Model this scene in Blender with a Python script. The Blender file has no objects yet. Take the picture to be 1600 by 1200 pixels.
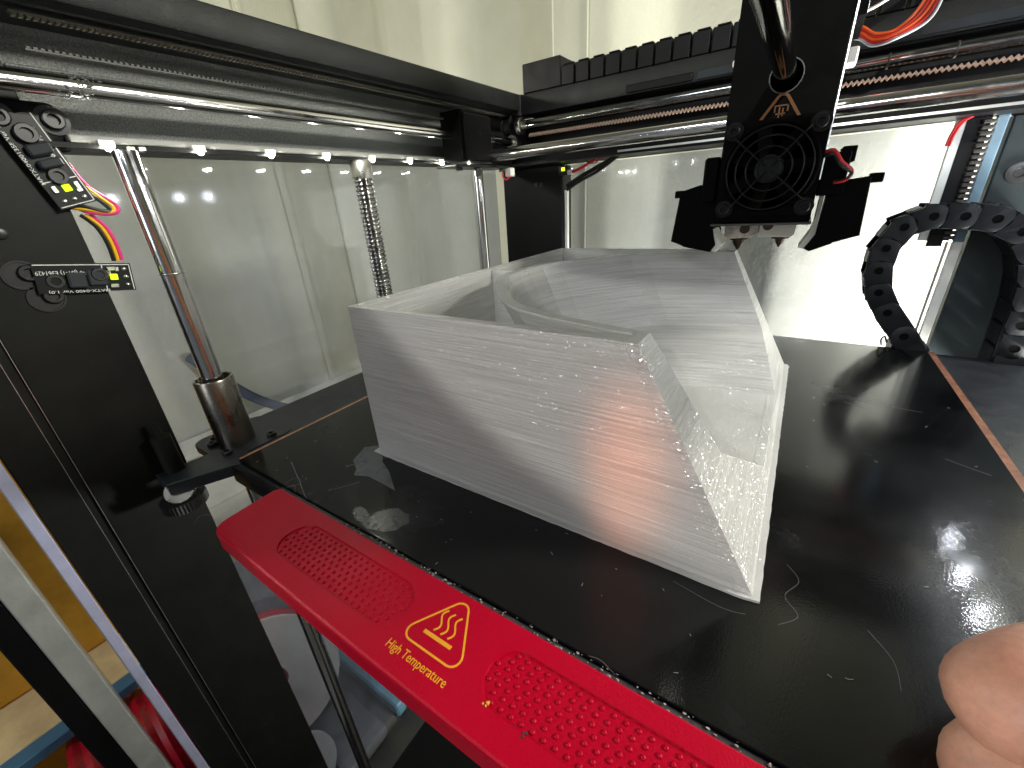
import bpy, bmesh, math, random
from mathutils import Vector, Matrix
random.seed(7)
R_ = math.radians
scn = bpy.context.scene
COL = scn.collection
scn.unit_settings.scale_length = 0.11      # one unit is about 11 cm

# ------------------------------------------------------------------ camera
cd = bpy.data.cameras.new('camera'); cam = bpy.data.objects.new('camera', cd); COL.objects.link(cam)
cd.sensor_width = 36.0; cd.lens = 36.0 * 640.37 / 1600.0
cd.clip_start = 0.02; cd.clip_end = 200
rx = Vector((0.83568815, 0.54590653, -0.06009468)).normalized()
rf = Vector((-0.51946475, 0.75017061, -0.40914598)).normalized()
ru = rx.cross(rf).normalized()
m = Matrix((rx, ru, -rf)).transposed().to_4x4(); m.translation = Vector((0, 0, 1))
cam.matrix_world = m
scn.camera = cam

# ------------------------------------------------------------------ light of the room
w = bpy.data.worlds.new("World"); scn.world = w; w.use_nodes = True
w.node_tree.nodes['Background'].inputs[0].default_value = (0.80, 0.88, 1.0, 1)
w.node_tree.nodes['Background'].inputs[1].default_value = 0.12
scn.view_settings.view_transform = 'Standard'
try: scn.view_settings.look = 'None'
except Exception: pass
scn.view_settings.gamma = 1.0
scn.view_settings.exposure = 0.0
scn.cycles.use_denoising = True
scn.cycles.max_bounces = 10
scn.cycles.transparent_max_bounces = 16
scn.cycles.sample_clamp_indirect = 6.0

def area(name, loc, target, sx, sy, power, color=(1, 1, 1), spread=180):
    l = bpy.data.lights.new(name, 'AREA'); l.shape = 'RECTANGLE'; l.size = sx; l.size_y = sy
    l.energy = power; l.color = color; l.spread = R_(spread)
    o = bpy.data.objects.new(name, l); COL.objects.link(o); o.location = loc
    o.rotation_euler = (Vector(target) - Vector(loc)).to_track_quat('-Z', 'Y').to_euler()
    return o
# fill lights added around the printer, and the open door on the camera's side
area('right_side_fill', (7.0, 3.2, 4.5), (-2.0, 3.6, 0.6), 1.6, 0.8, 430, (1.0, 0.98, 0.86), 120)  # added area light from the right, brightens the bin's mouth and floor
area('left_wall_fill', (-6.2, -2.8, 3.0), (-6.9, 2.5, 0.0), 0.8, 0.5, 300, (1.0, 0.96, 0.86))  # added light grazing the left wall to bring out its corrugation
area('sunlit_wall_fill', (2.3, 3.3, -0.9), (0.5, 5.2, 0.3), 0.8, 0.8, 900, (1.0, 0.98, 0.93))  # added light standing in for sunlight on the rear wall
area('front_left_fill', (-2.2, -5.0, 6.0), (-1.4, 0.6, 0.0), 1.2, 1.2, 90, (0.92, 0.95, 1.0))  # unseen light added to brighten the grip and the print's left
area('door_light', (-1.0, -13, 3.0), (-0.5, 1, 0.5), 3, 5, 330, (0.90, 0.96, 0.98))

def spot(name, loc, target, deg, power, color, blend, sx=1.0, rad=0.05):
    l = bpy.data.lights.new(name, 'SPOT'); l.energy = power; l.color = color; l.spot_size = R_(deg); l.spot_blend = blend; l.shadow_soft_size = rad
    o = bpy.data.objects.new(name, l); COL.objects.link(o); o.location = loc
    o.rotation_euler = (Vector(target) - Vector(loc)).to_track_quat('-Z', 'Y').to_euler(); o.scale = (sx, 1, 1); return o
# unseen warm spot added to put an orange patch on the print's front
spot('warm_patch_spot', (-0.35, -1.6, 0.75), (-0.29, 0.95, 0.27), 16, 190, (1.0, 0.25, 0.06), 1.0, 0.40, 0.07)

# added unseen spot: its cone edge draws the diagonal shadow line across the print
spot('shadow_edge_spot', (0.45, -3.5, 2.42), (0.45, 0.95, 2.42), 58.7, 400, (1.0, 0.99, 0.93), 0.05, 1.0, 0.05)

# ------------------------------------------------------------------ materials
def nodes(name):
    mt = bpy.data.materials.new(name); mt.use_nodes = True
    nt = mt.node_tree; b = nt.nodes['Principled BSDF']; return mt, nt, b
def N(nt, t, **k):
    n = nt.nodes.new(t)
    for a, v in k.items():
        if a in n.inputs.keys() if isinstance(a, str) else False: n.inputs[a].default_value = v
        else: setattr(n, a, v)
    return n
def coords(nt, scale=(1, 1, 1)):
    tc = nt.nodes.new('ShaderNodeTexCoord'); mp = nt.nodes.new('ShaderNodeMapping')
    mp.inputs['Scale'].default_value = scale
    nt.links.new(tc.outputs['Object'], mp.inputs['Vector']); return mp.outputs['Vector']
def noise(nt, vec, scale, detail=3, rough=0.5):
    n = nt.nodes.new('ShaderNodeTexNoise'); n.inputs['Scale'].default_value = scale
    n.inputs['Detail'].default_value = detail; n.inputs['Roughness'].default_value = rough
    nt.links.new(vec, n.inputs['Vector']); return n.outputs['Fac']
def ramp(nt, fac, stops):
    r = nt.nodes.new('ShaderNodeValToRGB'); e = r.color_ramp.elements
    while len(e) < len(stops): e.new(0.5)
    for i, (p, c) in enumerate(stops):
        e[i].position = p; e[i].color = (c if isinstance(c, tuple) else (c, c, c)) + (1,)
    nt.links.new(fac, r.inputs[0]); return r.outputs[0]
def bump(nt, b, h, strength, dist=0.01, prev=None):
    n = nt.nodes.new('ShaderNodeBump'); n.inputs['Strength'].default_value = strength
    n.inputs['Distance'].default_value = dist; nt.links.new(h, n.inputs['Height'])
    if prev: nt.links.new(prev, n.inputs['Normal'])
    if b: nt.links.new(n.outputs[0], b.inputs['Normal'])
    return n.outputs[0]
def simple(name, col, rough=0.5, metal=0.0, var=0.0, bscale=0, bstr=0.0, rvar=0.0, spec=0.5, coat=0.0, nscale=6):
    mt, nt, b = nodes(name)
    b.inputs['Base Color'].default_value = tuple(col) + (1,)
    b.inputs['Roughness'].default_value = rough; b.inputs['Metallic'].default_value = metal
    b.inputs['Specular IOR Level'].default_value = spec
    b.inputs['Coat Weight'].default_value = coat
    v = coords(nt)
    if var:
        f = noise(nt, v, nscale, 6, 0.65)
        c = ramp(nt, f, [(0.3, tuple(x * (1 - var) for x in col)), (0.7, tuple(min(1, x * (1 + var)) for x in col))])
        nt.links.new(c, b.inputs['Base Color'])
    if rvar:
        f = noise(nt, v, nscale * 1.7, 6, 0.7)
        nt.links.new(ramp(nt, f, [(0.3, max(0.02, rough - rvar)), (0.72, min(1, rough + rvar))]), b.inputs['Roughness'])
    if bscale:
        bump(nt, b, noise(nt, v, bscale, 2), bstr, 0.004)
    return mt
M = {}
M['black'] = simple('black_powder_coat', (0.012, 0.013, 0.013), 0.44, 0, 0.25, 260, 0.35, 0.08, 0.2)
M['blackbeam'] = simple('black_paint_led_sheen', (0.13, 0.14, 0.135), 0.34, 0, 0.7, 210, 0.9, 0.10, 0.8, 0, 150)  # black coat, colour lifted and speckled for the LED sheen on the beam
M['blackcol'] = simple('black_column_paint', (0.011, 0.0115, 0.0105), 0.42, 0, 0.2, 300, 0.12, 0.06, 0.14)
M['blackplastic'] = simple('black_plastic', (0.004, 0.004, 0.0045), 0.42, 0, 0.2, 200, 0.15, 0.08, 0.14)
M['headblack'] = simple('black_head_shell', (0.0015, 0.0015, 0.0015), 0.5, 0, 0.2, 200, 0.1, 0.05, 0.04)
M['bolt'] = simple('black_oxide_steel', (0.035, 0.035, 0.035), 0.36, 0.6, 0.2)
M['steel'] = simple('worn_steel', (0.42, 0.41, 0.38), 0.33, 1.0, 0.25, 40, 0.1, 0.12)
M['alu'] = simple('scratched_aluminium', (0.62, 0.65, 0.62), 0.42, 0.6, 0.12, 60, 0.2, 0.1)
M['trim'] = simple('silver_trim', (0.75, 0.77, 0.74), 0.28, 0.9, 0.08)
M['lilac'] = simple('frosted_acrylic_edge', (0.50, 0.52, 0.72), 0.18, 0, 0.15, 30, 0.2, 0.1, 0.8)
M['copper'] = simple('rusty_brown_edge', (0.17, 0.068, 0.038), 0.6, 0.2, 0.45, 120, 0.4, 0.1, nscale=25)
M['brass'] = simple('browned_brass', (0.045, 0.022, 0.014), 0.5, 0.5, 0.4)
M['silicone'] = simple('white_silicone', (0.62, 0.62, 0.56), 0.55, 0, 0.08)
M['white'] = simple('white_plastic', (0.75, 0.75, 0.70), 0.4)
M['ink'] = simple('white_print', (0.70, 0.72, 0.70), 0.6)
M['yellow'] = simple('yellow_print', (0.85, 0.37, 0.02), 0.5)
M['dimorange'] = simple('orange_print', (0.16, 0.055, 0.006), 0.6)
M['pcb'] = simple('black_circuit_board', (0.008, 0.009, 0.009), 0.35, 0, 0.2, 0, 0, 0, 0.2)
M['solder'] = simple('solder', (0.6, 0.6, 0.58), 0.3, 1.0)
M['sensor'] = simple('grey_sensor_body', (0.030, 0.035, 0.040), 0.6, 0, 0.3, 0, 0, 0, 0.2)
M['pink'] = simple('pink_wire', (0.80, 0.05, 0.25), 0.35)
M['yel'] = simple('yellow_wire', (0.85, 0.50, 0.02), 0.35)
M['blk'] = simple('black_wire', (0.012, 0.012, 0.012), 0.35)
M['redw'] = simple('red_wire', (0.55, 0.02, 0.02), 0.35)
M['orangew'] = simple('orange_wire', (0.85, 0.13, 0.02), 0.35)
M['belt'] = simple('rubber_belt', (0.030, 0.028, 0.026), 0.5)
M['beltc'] = simple('tan_toothed_belt', (0.34, 0.23, 0.17), 0.5)
M['fibre'] = simple('white_plastic_string', (0.30, 0.30, 0.31), 0.4)
M['bluefilm'] = simple('blue_film', (0.11, 0.20, 0.27), 0.35, 0, 0.15)
M['ply'] = simple('light_plywood', (0.85, 0.66, 0.38), 0.6, 0, 0.25, nscale=4)
M['ochre'] = simple('ochre_plywood', (0.80, 0.40, 0.04), 0.5, 0, 0.3, nscale=3)
M['blue'] = simple('blue_edge_tape', (0.07, 0.20, 0.36), 0.5, 0, 0.1)
M['redspool'] = simple('red_filament', (0.45, 0.005, 0.02), 0.35, 0, 0.3, nscale=20)
M['grey'] = simple('grey_cloth', (0.11, 0.12, 0.135), 0.8, 0, 0.3, nscale=2)
M['bluegrey'] = simple('blue_grey_board', (0.11, 0.17, 0.25), 0.5, 0, 0.15, nscale=2)
M['ltblue'] = simple('light_blue_bar', (0.20, 0.45, 0.62), 0.4, 0, 0.1)
M['darkplate'] = simple('dark_bracket', (0.014, 0.016, 0.021), 0.42, 0, 0.3, 150, 0.2, 0.1)

def rod_mat():
    mt, nt, b = nodes('polished_steel_rod')
    b.inputs['Metallic'].default_value = 1.0; b.inputs['Base Color'].default_value = (0.72, 0.71, 0.70, 1)
    v = coords(nt)
    nt.links.new(ramp(nt, noise(nt, v, 9, 6, 0.7), [(0.35, 0.10), (0.75, 0.24)]), b.inputs['Roughness'])
    bump(nt, b, noise(nt, coords(nt, (60, 60, 60)), 4, 2), 0.03, 0.002)
    return mt
M['rod'] = rod_mat()

def plate_mat():
    mt, nt, b = nodes('glossy_black_build_plate')
    v = coords(nt)
    sm = noise(nt, v, 2.3, 7, 0.62)                      # old glue and finger smudges
    fine = noise(nt, coords(nt, (30, 30, 30)), 3, 4, 0.6)
    nt.links.new(ramp(nt, sm, [(0.40, (0.0015, 0.0015, 0.0018)), (0.60, (0.004, 0.0042, 0.005)), (0.78, (0.022, 0.024, 0.03))]), b.inputs['Base Color'])
    nt.links.new(ramp(nt, sm, [(0.30, 0.17), (0.50, 0.22), (0.70, 0.32)]), b.inputs['Roughness'])
    b.inputs['Specular IOR Level'].default_value = 0.13
    b.inputs['Coat Weight'].default_value = 0.45
    nt.links.new(ramp(nt, sm, [(0.35, 0.03), (0.60, 0.045), (0.78, 0.09)]), b.inputs['Coat Roughness'])
    n1 = bump(nt, None, fine, 0.02, 0.003); n9 = bump(nt, None, noise(nt, v, 170, 2), 0.16, 0.0012, n1); nt.links.new(n9, b.inputs['Coat Normal'])
    wv = nt.nodes.new('ShaderNodeTexNoise'); wv.inputs['Scale'].default_value = 90; wv.inputs['Detail'].default_value = 1
    nt.links.new(coords(nt, (1, 2.4, 1)), wv.inputs['Vector'])
    bump(nt, b, wv.outputs['Fac'], 0.10, 0.004, n1)
    return mt
M['plate'] = plate_mat()

def pla_mat(nm='translucent_white_print', lo=0.02, hi=0.07, col=((0.47, 0.465, 0.455), (0.74, 0.735, 0.725))):
    mt, nt, b = nodes(nm)
    v = coords(nt)
    lay = nt.nodes.new('ShaderNodeTexNoise'); lay.inputs['Scale'].default_value = 1; lay.inputs['Detail'].default_value = 4
    nt.links.new(coords(nt, (2.2, 2.2, 130)), lay.inputs['Vector'])   # stacked print layers
    lay2 = nt.nodes.new('ShaderNodeTexNoise'); lay2.inputs['Scale'].default_value = 1; lay2.inputs['Detail'].default_value = 2
    nt.links.new(coords(nt, (1.2, 1.2, 14)), lay2.inputs['Vector'])
    grit = noise(nt, v, 120, 2)
    b.inputs['Base Color'].default_value = (0.62, 0.62, 0.60, 1)
    nt.links.new(ramp(nt, lay.outputs['Fac'], [(0.25, col[0]), (0.75, col[1])]), b.inputs['Base Color'])
    nt.links.new(ramp(nt, lay2.outputs['Fac'], [(0.3, 0.24), (0.7, 0.36)]), b.inputs['Roughness'])
    b.inputs['Specular IOR Level'].default_value = 0.55
    n1 = bump(nt, None, lay.outputs['Fac'], 0.55, 0.008)
    n2 = bump(nt, b, grit, 0.25, 0.006, n1)
    # tiny glossy beads of melted plastic, each tilted its own way
    vo = nt.nodes.new('ShaderNodeTexVoronoi'); vo.inputs['Scale'].default_value = 1.0
    nt.links.new(coords(nt, (250, 250, 340)), vo.inputs['Vector'])
    sub = nt.nodes.new('ShaderNodeVectorMath'); sub.operation = 'SUBTRACT'; sub.inputs[1].default_value = (.5, .5, .5)
    nt.links.new(vo.outputs['Color'], sub.inputs[0])
    scl = nt.nodes.new('ShaderNodeVectorMath'); scl.operation = 'SCALE'; scl.inputs['Scale'].default_value = 1.25
    nt.links.new(sub.outputs[0], scl.inputs[0])
    geo = nt.nodes.new('ShaderNodeNewGeometry')
    add = nt.nodes.new('ShaderNodeVectorMath'); add.operation = 'ADD'
    nt.links.new(geo.outputs['Normal'], add.inputs[0]); nt.links.new(scl.outputs[0], add.inputs[1])
    nrm = nt.nodes.new('ShaderNodeVectorMath'); nrm.operation = 'NORMALIZE'; nt.links.new(add.outputs[0], nrm.inputs[0])
    bead = nt.nodes.new('ShaderNodeBsdfGlossy'); bead.inputs['Roughness'].default_value = 0.24; bead.inputs[0].default_value = (0.95, 0.96, 1.0, 1)
    nt.links.new(nrm.outputs[0], bead.inputs['Normal'])
    tr = nt.nodes.new('ShaderNodeBsdfTranslucent'); tr.inputs['Color'].default_value = (0.95, 0.95, 0.93, 1)
    nt.links.new(n2, tr.inputs['Normal'])
    mx = nt.nodes.new('ShaderNodeMixShader'); mx.inputs[0].default_value = 0.26
    out = nt.nodes['Material Output']
    nt.links.new(b.outputs[0], mx.inputs[1]); nt.links.new(tr.outputs[0], mx.inputs[2])
    mx2 = nt.nodes.new('ShaderNodeMixShader')
    nt.links.new(ramp(nt, noise(nt, coords(nt, (3, 3, 9)), 1.6, 4), [(0.35, lo), (0.7, hi)]), mx2.inputs[0])
    nt.links.new(mx.outputs[0], mx2.inputs[1]); nt.links.new(bead.outputs[0], mx2.inputs[2]); nt.links.new(mx2.outputs[0], out.inputs['Surface'])
    return mt
M['pla'] = pla_mat()
M['platop'] = pla_mat('glittering_print_top', 0.08, 0.20)

def red_mat():
    mt, nt, b = nodes('red_moulded_plastic')
    v = coords(nt)
    b.inputs['Base Color'].default_value = (0.46, 0.0, 0.020, 1)
    b.inputs['Specular IOR Level'].default_value = 0.18
    nt.links.new(ramp(nt, noise(nt, v, 5, 5), [(0.3, 0.30), (0.7, 0.42)]), b.inputs['Roughness'])
    bump(nt, b, noise(nt, v, 170, 2), 0.28, 0.004)
    return mt
M['red'] = red_mat()

def wall_mat():
    mt, nt, b = nodes('cream_orange_peel_paint')
    v = coords(nt)
    nt.links.new(ramp(nt, noise(nt, v, 1.2, 5), [(0.3, (0.49, 0.49, 0.385)), (0.7, (0.57, 0.57, 0.465))]), b.inputs['Base Color'])
    b.inputs['Roughness'].default_value = 0.55
    n1 = bump(nt, None, noise(nt, v, 9, 3), 0.22, 0.03)
    bump(nt, b, noise(nt, v, 26, 2), 0.22, 0.015, n1)
    return mt
M['wall'] = wall_mat()

def acrylic_mat():
    mt, nt, b = nodes('scratched_clear_acrylic')
    nt.nodes.remove(b); out = nt.nodes['Material Output']
    tr = nt.nodes.new('ShaderNodeBsdfTransparent'); tr.inputs[0].default_value = (0.74, 0.755, 0.80, 1)
    gl = nt.nodes.new('ShaderNodeBsdfGlossy'); gl.inputs['Roughness'].default_value = 0.06
    df = nt.nodes.new('ShaderNodeBsdfDiffuse'); df.inputs[0].default_value = (0.45, 0.48, 0.55, 1)
    fr = nt.nodes.new('ShaderNodeFresnel'); geo = nt.nodes.new('ShaderNodeNewGeometry')
    mi = nt.nodes.new('ShaderNodeMapRange'); mi.inputs[3].default_value = 1.49; mi.inputs[4].default_value = 1 / 1.49   # same reflection seen from both faces
    nt.links.new(geo.outputs['Backfacing'], mi.inputs[0]); nt.links.new(mi.outputs[0], fr.inputs[0])
    a = nt.nodes.new('ShaderNodeMixShader'); c = nt.nodes.new('ShaderNodeMixShader')
    h = ramp(nt, noise(nt, coords(nt), 1.6, 6, 0.6), [(0.35, 0.03), (0.75, 0.10)])
    nt.links.new(h, c.inputs[0]); nt.links.new(tr.outputs[0], c.inputs[1]); nt.links.new(df.outputs[0], c.inputs[2])
    nt.links.new(fr.outputs[0], a.inputs[0]); nt.links.new(c.outputs[0], a.inputs[1]); nt.links.new(gl.outputs[0], a.inputs[2])
    nt.links.new(a.outputs[0], out.inputs['Surface'])
    return mt
M['acrylic'] = acrylic_mat()

def emit(name, col, s):
    mt = bpy.data.materials.new(name); mt.use_nodes = True; nt = mt.node_tree; nt.nodes.clear()
    e = nt.nodes.new('ShaderNodeEmission'); e.inputs[0].default_value = col + (1,); e.inputs[1].default_value = s
    o = nt.nodes.new('ShaderNodeOutputMaterial'); nt.links.new(e.outputs[0], o.inputs[0]); return mt
M['led'] = emit('white_led', (0.97, 1.0, 0.84), 520.0)
M['ledright'] = emit('bluish_white_led', (0.88, 0.93, 1.0), 900.0)
M['ledfront'] = emit('dimmer_white_led', (0.94, 0.98, 1.0), 330.0)
M['ledgreen'] = emit('lime_led', (0.55, 0.85, 0.02), 2.2)

def skin_mat():
    mt, nt, b = nodes('skin')
    v = coords(nt)
    mxc = nt.nodes.new('ShaderNodeMixRGB'); mxc.blend_type = 'MULTIPLY'; mxc.inputs[0].default_value = 0.8
    nt.links.new(ramp(nt, noise(nt, v, 4, 3), [(0.35, (0.44, 0.17, 0.12)), (0.65, (0.58, 0.31, 0.22))]), mxc.inputs[1])
    nt.links.new(ramp(nt, noise(nt, v, 45, 5, 0.7), [(0.35, 0.78), (0.65, 1.0)]), mxc.inputs[2])
    nt.links.new(mxc.outputs[0], b.inputs['Base Color'])
    b.inputs['Roughness'].default_value = 0.48
    b.inputs['Subsurface Weight'].default_value = 0.2; b.inputs['Subsurface Scale'].default_value = 0.04
    b.inputs['Subsurface Radius'].default_value = (1, 0.3, 0.15)
    n1 = bump(nt, None, noise(nt, v, 6, 3, 0.5), 0.25, 0.03)
    vo = nt.nodes.new('ShaderNodeTexVoronoi'); vo.inputs['Scale'].default_value = 70; nt.links.new(coords(nt, (1, 1, 1.8)), vo.inputs['Vector'])
    n2 = bump(nt, None, vo.outputs['Distance'], 0.15, 0.003, n1)
    bump(nt, b, noise(nt, coords(nt, (14, 14, 50)), 1, 3), 0.25, 0.004, n2)
    return mt
M['skin'] = skin_mat()
M['sleeve'] = simple('orange_work_sleeve', (0.62, 0.20, 0.07), 0.8, 0, 0.2, 30, 0.4, 0.05)

# ------------------------------------------------------------------ building helpers
class MB:
    def __init__(s): s.bm = bmesh.new()
    def box(s, x0, x1, y0, y1, z0, z1, bev=0.0, seg=1, mat=None):
        g = bmesh.ops.create_cube(s.bm, size=1.0)['verts']
        bmesh.ops.scale(s.bm, verts=g, vec=(abs(x1 - x0), abs(y1 - y0), abs(z1 - z0)))
        bmesh.ops.translate(s.bm, verts=g, vec=((x0 + x1) / 2, (y0 + y1) / 2, (z0 + z1) / 2))
        if bev:
            es = list({e for v in g for e in v.link_edges})
            r = bmesh.ops.bevel(s.bm, geom=es, offset=bev, segments=seg, affect='EDGES', profile=0.5)
            g = list({v for f in r['faces'] for v in f.verts} | {v for v in g if v.is_valid})
        if mat: bmesh.ops.transform(s.bm, matrix=mat, verts=g)
        return s
    def cyl(s, p0, p1, r, seg=24, r2=None, caps=True):
        p0 = Vector(p0); p1 = Vector(p1); d = p1 - p0
        q = d.to_track_quat('Z', 'Y').to_matrix().to_4x4(); q.translation = (p0 + p1) / 2
        bmesh.ops.create_cone(s.bm, cap_ends=caps, segments=seg, radius1=r, radius2=r if r2 is None else r2, depth=d.length, matrix=q)
        return s
    def lathe(s, p0, axis, prof, seg=32):        # prof: list of (r, h) along axis from p0
        p0 = Vector(p0); q = Vector(axis).to_track_quat('Z', 'Y')
        rings = []
        for r, h in prof:
            rings.append([s.bm.verts.new(p0 + q @ Vector((r * math.cos(2 * math.pi * i / seg), r * math.sin(2 * math.pi * i / seg), h))) for i in range(seg)])
        for a, b in zip(rings, rings[1:]):
            for i in range(seg):
                j = (i + 1) % seg; s.bm.faces.new((a[i], a[j], b[j], b[i]))
        if prof[0][0] > 1e-5 and prof[0] != prof[-1]: s.bm.faces.new(rings[0][::-1]); s.bm.faces.new(rings[-1])
        return s
    def tube(s, pts, r, seg=8, closed=False, flat=None):
        pts = [Vector(p) for p in pts]; n = len(pts); rings = []
        up = Vector((0, 0, 1)); prevn = None
        for i, p in enumerate(pts):
            a = pts[(i - 1) % n] if (closed or i > 0) else p
            b = pts[(i + 1) % n] if (closed or i < n - 1) else p
            t = (b - a).normalized()
            if prevn is None:
                prevn = t.cross(up if abs(t.z) < 0.9 else Vector((1, 0, 0))).normalized()
            nn = (prevn - t * prevn.dot(t)).normalized(); prevn = nn; bb = t.cross(nn)
            rr = r[i] if isinstance(r, (list, tuple)) else r
            rings.append([s.bm.verts.new(p + nn * rr * math.cos(2 * math.pi * k / seg) + bb * rr * math.sin(2 * math.pi * k / seg)) for k in range(seg)])
        m_ = n if closed else n - 1
        for i in range(m_):
            a = rings[i]; b = rings[(i + 1) % n]
            for k in range(seg):
                j = (k + 1) % seg; s.bm.faces.new((a[k], a[j], b[j], b[k]))
        if not closed:
            s.bm.faces.new(rings[0][::-1]); s.bm.faces.new(rings[-1])
        return s
    def prism(s, poly, h0, h1, plane='xy', bev=0.0, seg=1, mat=None):
        def mk(a, b, h):
            return {'xy': (a, b, h), 'xz': (a, h, b), 'yz': (h, a, b)}[plane]
        lo = [s.bm.verts.new(mk(a, b, h0)) for a, b in poly]; hi = [s.bm.verts.new(mk(a, b, h1)) for a, b in poly]
        n = len(poly); fs = [s.bm.faces.new(lo[::-1]), s.bm.faces.new(hi)]
        for i in range(n):
            j = (i + 1) % n; fs.append(s.bm.faces.new((lo[i], lo[j], hi[j], hi[i])))
        g = lo + hi
        if bev:
            es = list({e for f in fs[:2] for e in f.edges})
            r = bmesh.ops.bevel(s.bm, geom=es, offset=bev, segments=seg, affect='EDGES', profile=0.5)
            g = list({v for f in r['faces'] for v in f.verts} | {v for v in g if v.is_valid})
        if mat: bmesh.ops.transform(s.bm, matrix=mat, verts=g)
        return s
    def ico(s, c, r, sub=1, scale=(1, 1, 1)):
        mm = Matrix.Translation(Vector(c)) @ Matrix.Diagonal((*scale, 1))
        bmesh.ops.create_icosphere(s.bm, subdivisions=sub, radius=r, matrix=mm); return s
    def build(s, name, mat, parent=None, smooth=False, angle=35):
        bmesh.ops.recalc_face_normals(s.bm, faces=s.bm.faces[:])
        me = bpy.data.meshes.new(name); s.bm.to_mesh(me); s.bm.free()
        me.materials.append(mat)
        if smooth:
            me.polygons.foreach_set('use_smooth', [True] * len(me.polygons))
            me.set_sharp_from_angle(angle=R_(angle))
        o = bpy.data.objects.new(name, me); COL.objects.link(o)
        if parent: o.parent = parent
        return o
def thing(name, label, cat, group=None):
    o = bpy.data.objects.new(name, None); COL.objects.link(o); o.empty_display_size = 0.1
    o['label'] = label; o['category'] = cat
    if group: o['group'] = group
    return o
def tag(o, label, cat, group=None):
    o['label'] = label; o['category'] = cat
    if group: o['group'] = group
    return o
def structure(o): o['kind'] = 'structure'; return o
def rounded(x0, x1, y0, y1, r, seg=6):
    p = []
    for cx, cy, a in ((x1 - r, y1 - r, 0), (x0 + r, y1 - r, 90), (x0 + r, y0 + r, 180), (x1 - r, y0 + r, 270)):
        for i in range(seg + 1):
            t = R_(a + 90 * i / seg); p.append((cx + r * math.cos(t), cy + r * math.sin(t)))
    return p
def spline(pts, n=8):
    P = [Vector(p) for p in pts]; out = []
    for i in range(len(P) - 1):
        a = P[max(i - 1, 0)]; b = P[i]; c = P[i + 1]; d = P[min(i + 2, len(P) - 1)]
        for k in range(n):
            t = k / n
            out.append(0.5 * ((2 * b) + (c - a) * t + (2 * a - 5 * b + 4 * c - d) * t * t + (3 * b - a - 3 * c + d) * t ** 3))
    out.append(P[-1]); return out
def text_mesh(name, body, size, mat, parent, matrix, width=None, extrude=0.0008, xscale=1.0):
    cu = bpy.data.curves.new(name, 'FONT'); cu.body = body; cu.size = size; cu.extrude = extrude; cu.align_x = 'LEFT'; cu.resolution_u = 3
    t = bpy.data.objects.new(name, cu); COL.objects.link(t)
    bpy.context.view_layer.update()
    me = bpy.data.meshes.new_from_object(t.evaluated_get(bpy.context.evaluated_depsgraph_get()))
    bpy.data.objects.remove(t)
    if width:
        xs = [v.co.x for v in me.vertices]; k = width / (max(xs) - min(xs)); x0 = min(xs)
        for v in me.vertices: v.co.x = (v.co.x - x0) * k
    me.transform(matrix); me.materials.clear(); me.materials.append(mat)
    o = bpy.data.objects.new(name, me); COL.objects.link(o); o.parent = parent; return o

# ================================================================== THE ROOM
def corrugated(name, along, p0, p1, fixed, z0, z1, phase, out):
    # container wall: pitch 2.52, flats and slopes of 0.63, depth 0.33
    bm = bmesh.new(); prof = []
    t = p0 - ((p0 - phase) % 2.52)
    while t < p1:
        for d, dep in ((0, 0.33), (0.72, 0.33), (1.26, 0.0), (1.98, 0.0)):
            prof.append((t + d, dep))
        t += 2.52
    pts = []
    for t, dep in prof:
        q = (t, fixed + out * dep) if along == 'x' else (fixed + out * dep, t)
        pts.append((bm.verts.new((q[0], q[1], z0)), bm.verts.new((q[0], q[1], z1))))
    for a, b in zip(pts, pts[1:]): bm.faces.new((a[0], b[0], b[1], a[1]))
    es = [e for e in bm.edges if abs(e.verts[0].co.z - e.verts[1].co.z) > 1 and len(e.link_faces) == 2]
    bmesh.ops.bevel(bm, geom=es, offset=0.07, segments=4, affect='EDGES', profile=0.5)
    me = bpy.data.meshes.new(name); bm.to_mesh(me); bm.free(); me.materials.append(M['wall'])
    me.polygons.foreach_set('use_smooth', [True] * len(me.polygons)); me.set_sharp_from_angle(angle=R_(60))
    o = bpy.data.objects.new(name, me); COL.objects.link(o); return structure(o)
wb = corrugated('wall', 'x', -8.2, 14, 5.0, -10, 12.3, -3.93, 1)
wl = corrugated('wall', 'y', -16, 6.0, -7.0, -10, 12.3, 0.4, -1)
mb = MB(); mb.tube([(-2.21, 4.985, -10), (-2.21, 4.985, 12.2)], 0.012, 6)
o = mb.build('weld_seam', M['wall'], wb, True)
mb = MB(); mb.tube([(-2.62, 5.0, -10), (-2.62, 5.0, 12.2)], 0.012, 6); mb.build('weld_seam', M['wall'], wb, True)
mb = MB(); mb.tube([(-7.0, 4.05, -10), (-7.0, 4.05, 12.2)], 0.012, 6); mb.build('weld_seam', M['wall'], wl, True)
structure(MB().box(-8, 14, -16, 6, -10.2, -10).build('floor', simple('grey_floor', (0.20, 0.19, 0.17), 0.6, 0, 0.3)))
structure(MB().box(-8, 14, -16, 6, 12.3, 12.5).build('ceiling', simple('grey_ceiling', (0.30, 0.30, 0.26), 0.7)))
structure(MB().box(13.9, 14.1, -16, 6, -10, 12.3).build('wall', M['wall']))

# the bench the printer stands on
structure(MB().box(-6.6, 4.0, -1.2, 4.6, -4.25, -4.0, 0.02).build('bench_top', simple('worn_grey_bench', (0.13, 0.13, 0.135), 0.6, 0, 0.4, nscale=2)))

# ================================================================== PRINTER FRAME
fr = thing('printer_frame', 'tall black steel frame of the 3D printer with polished rods and lit strip', 'printer frame')
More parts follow.
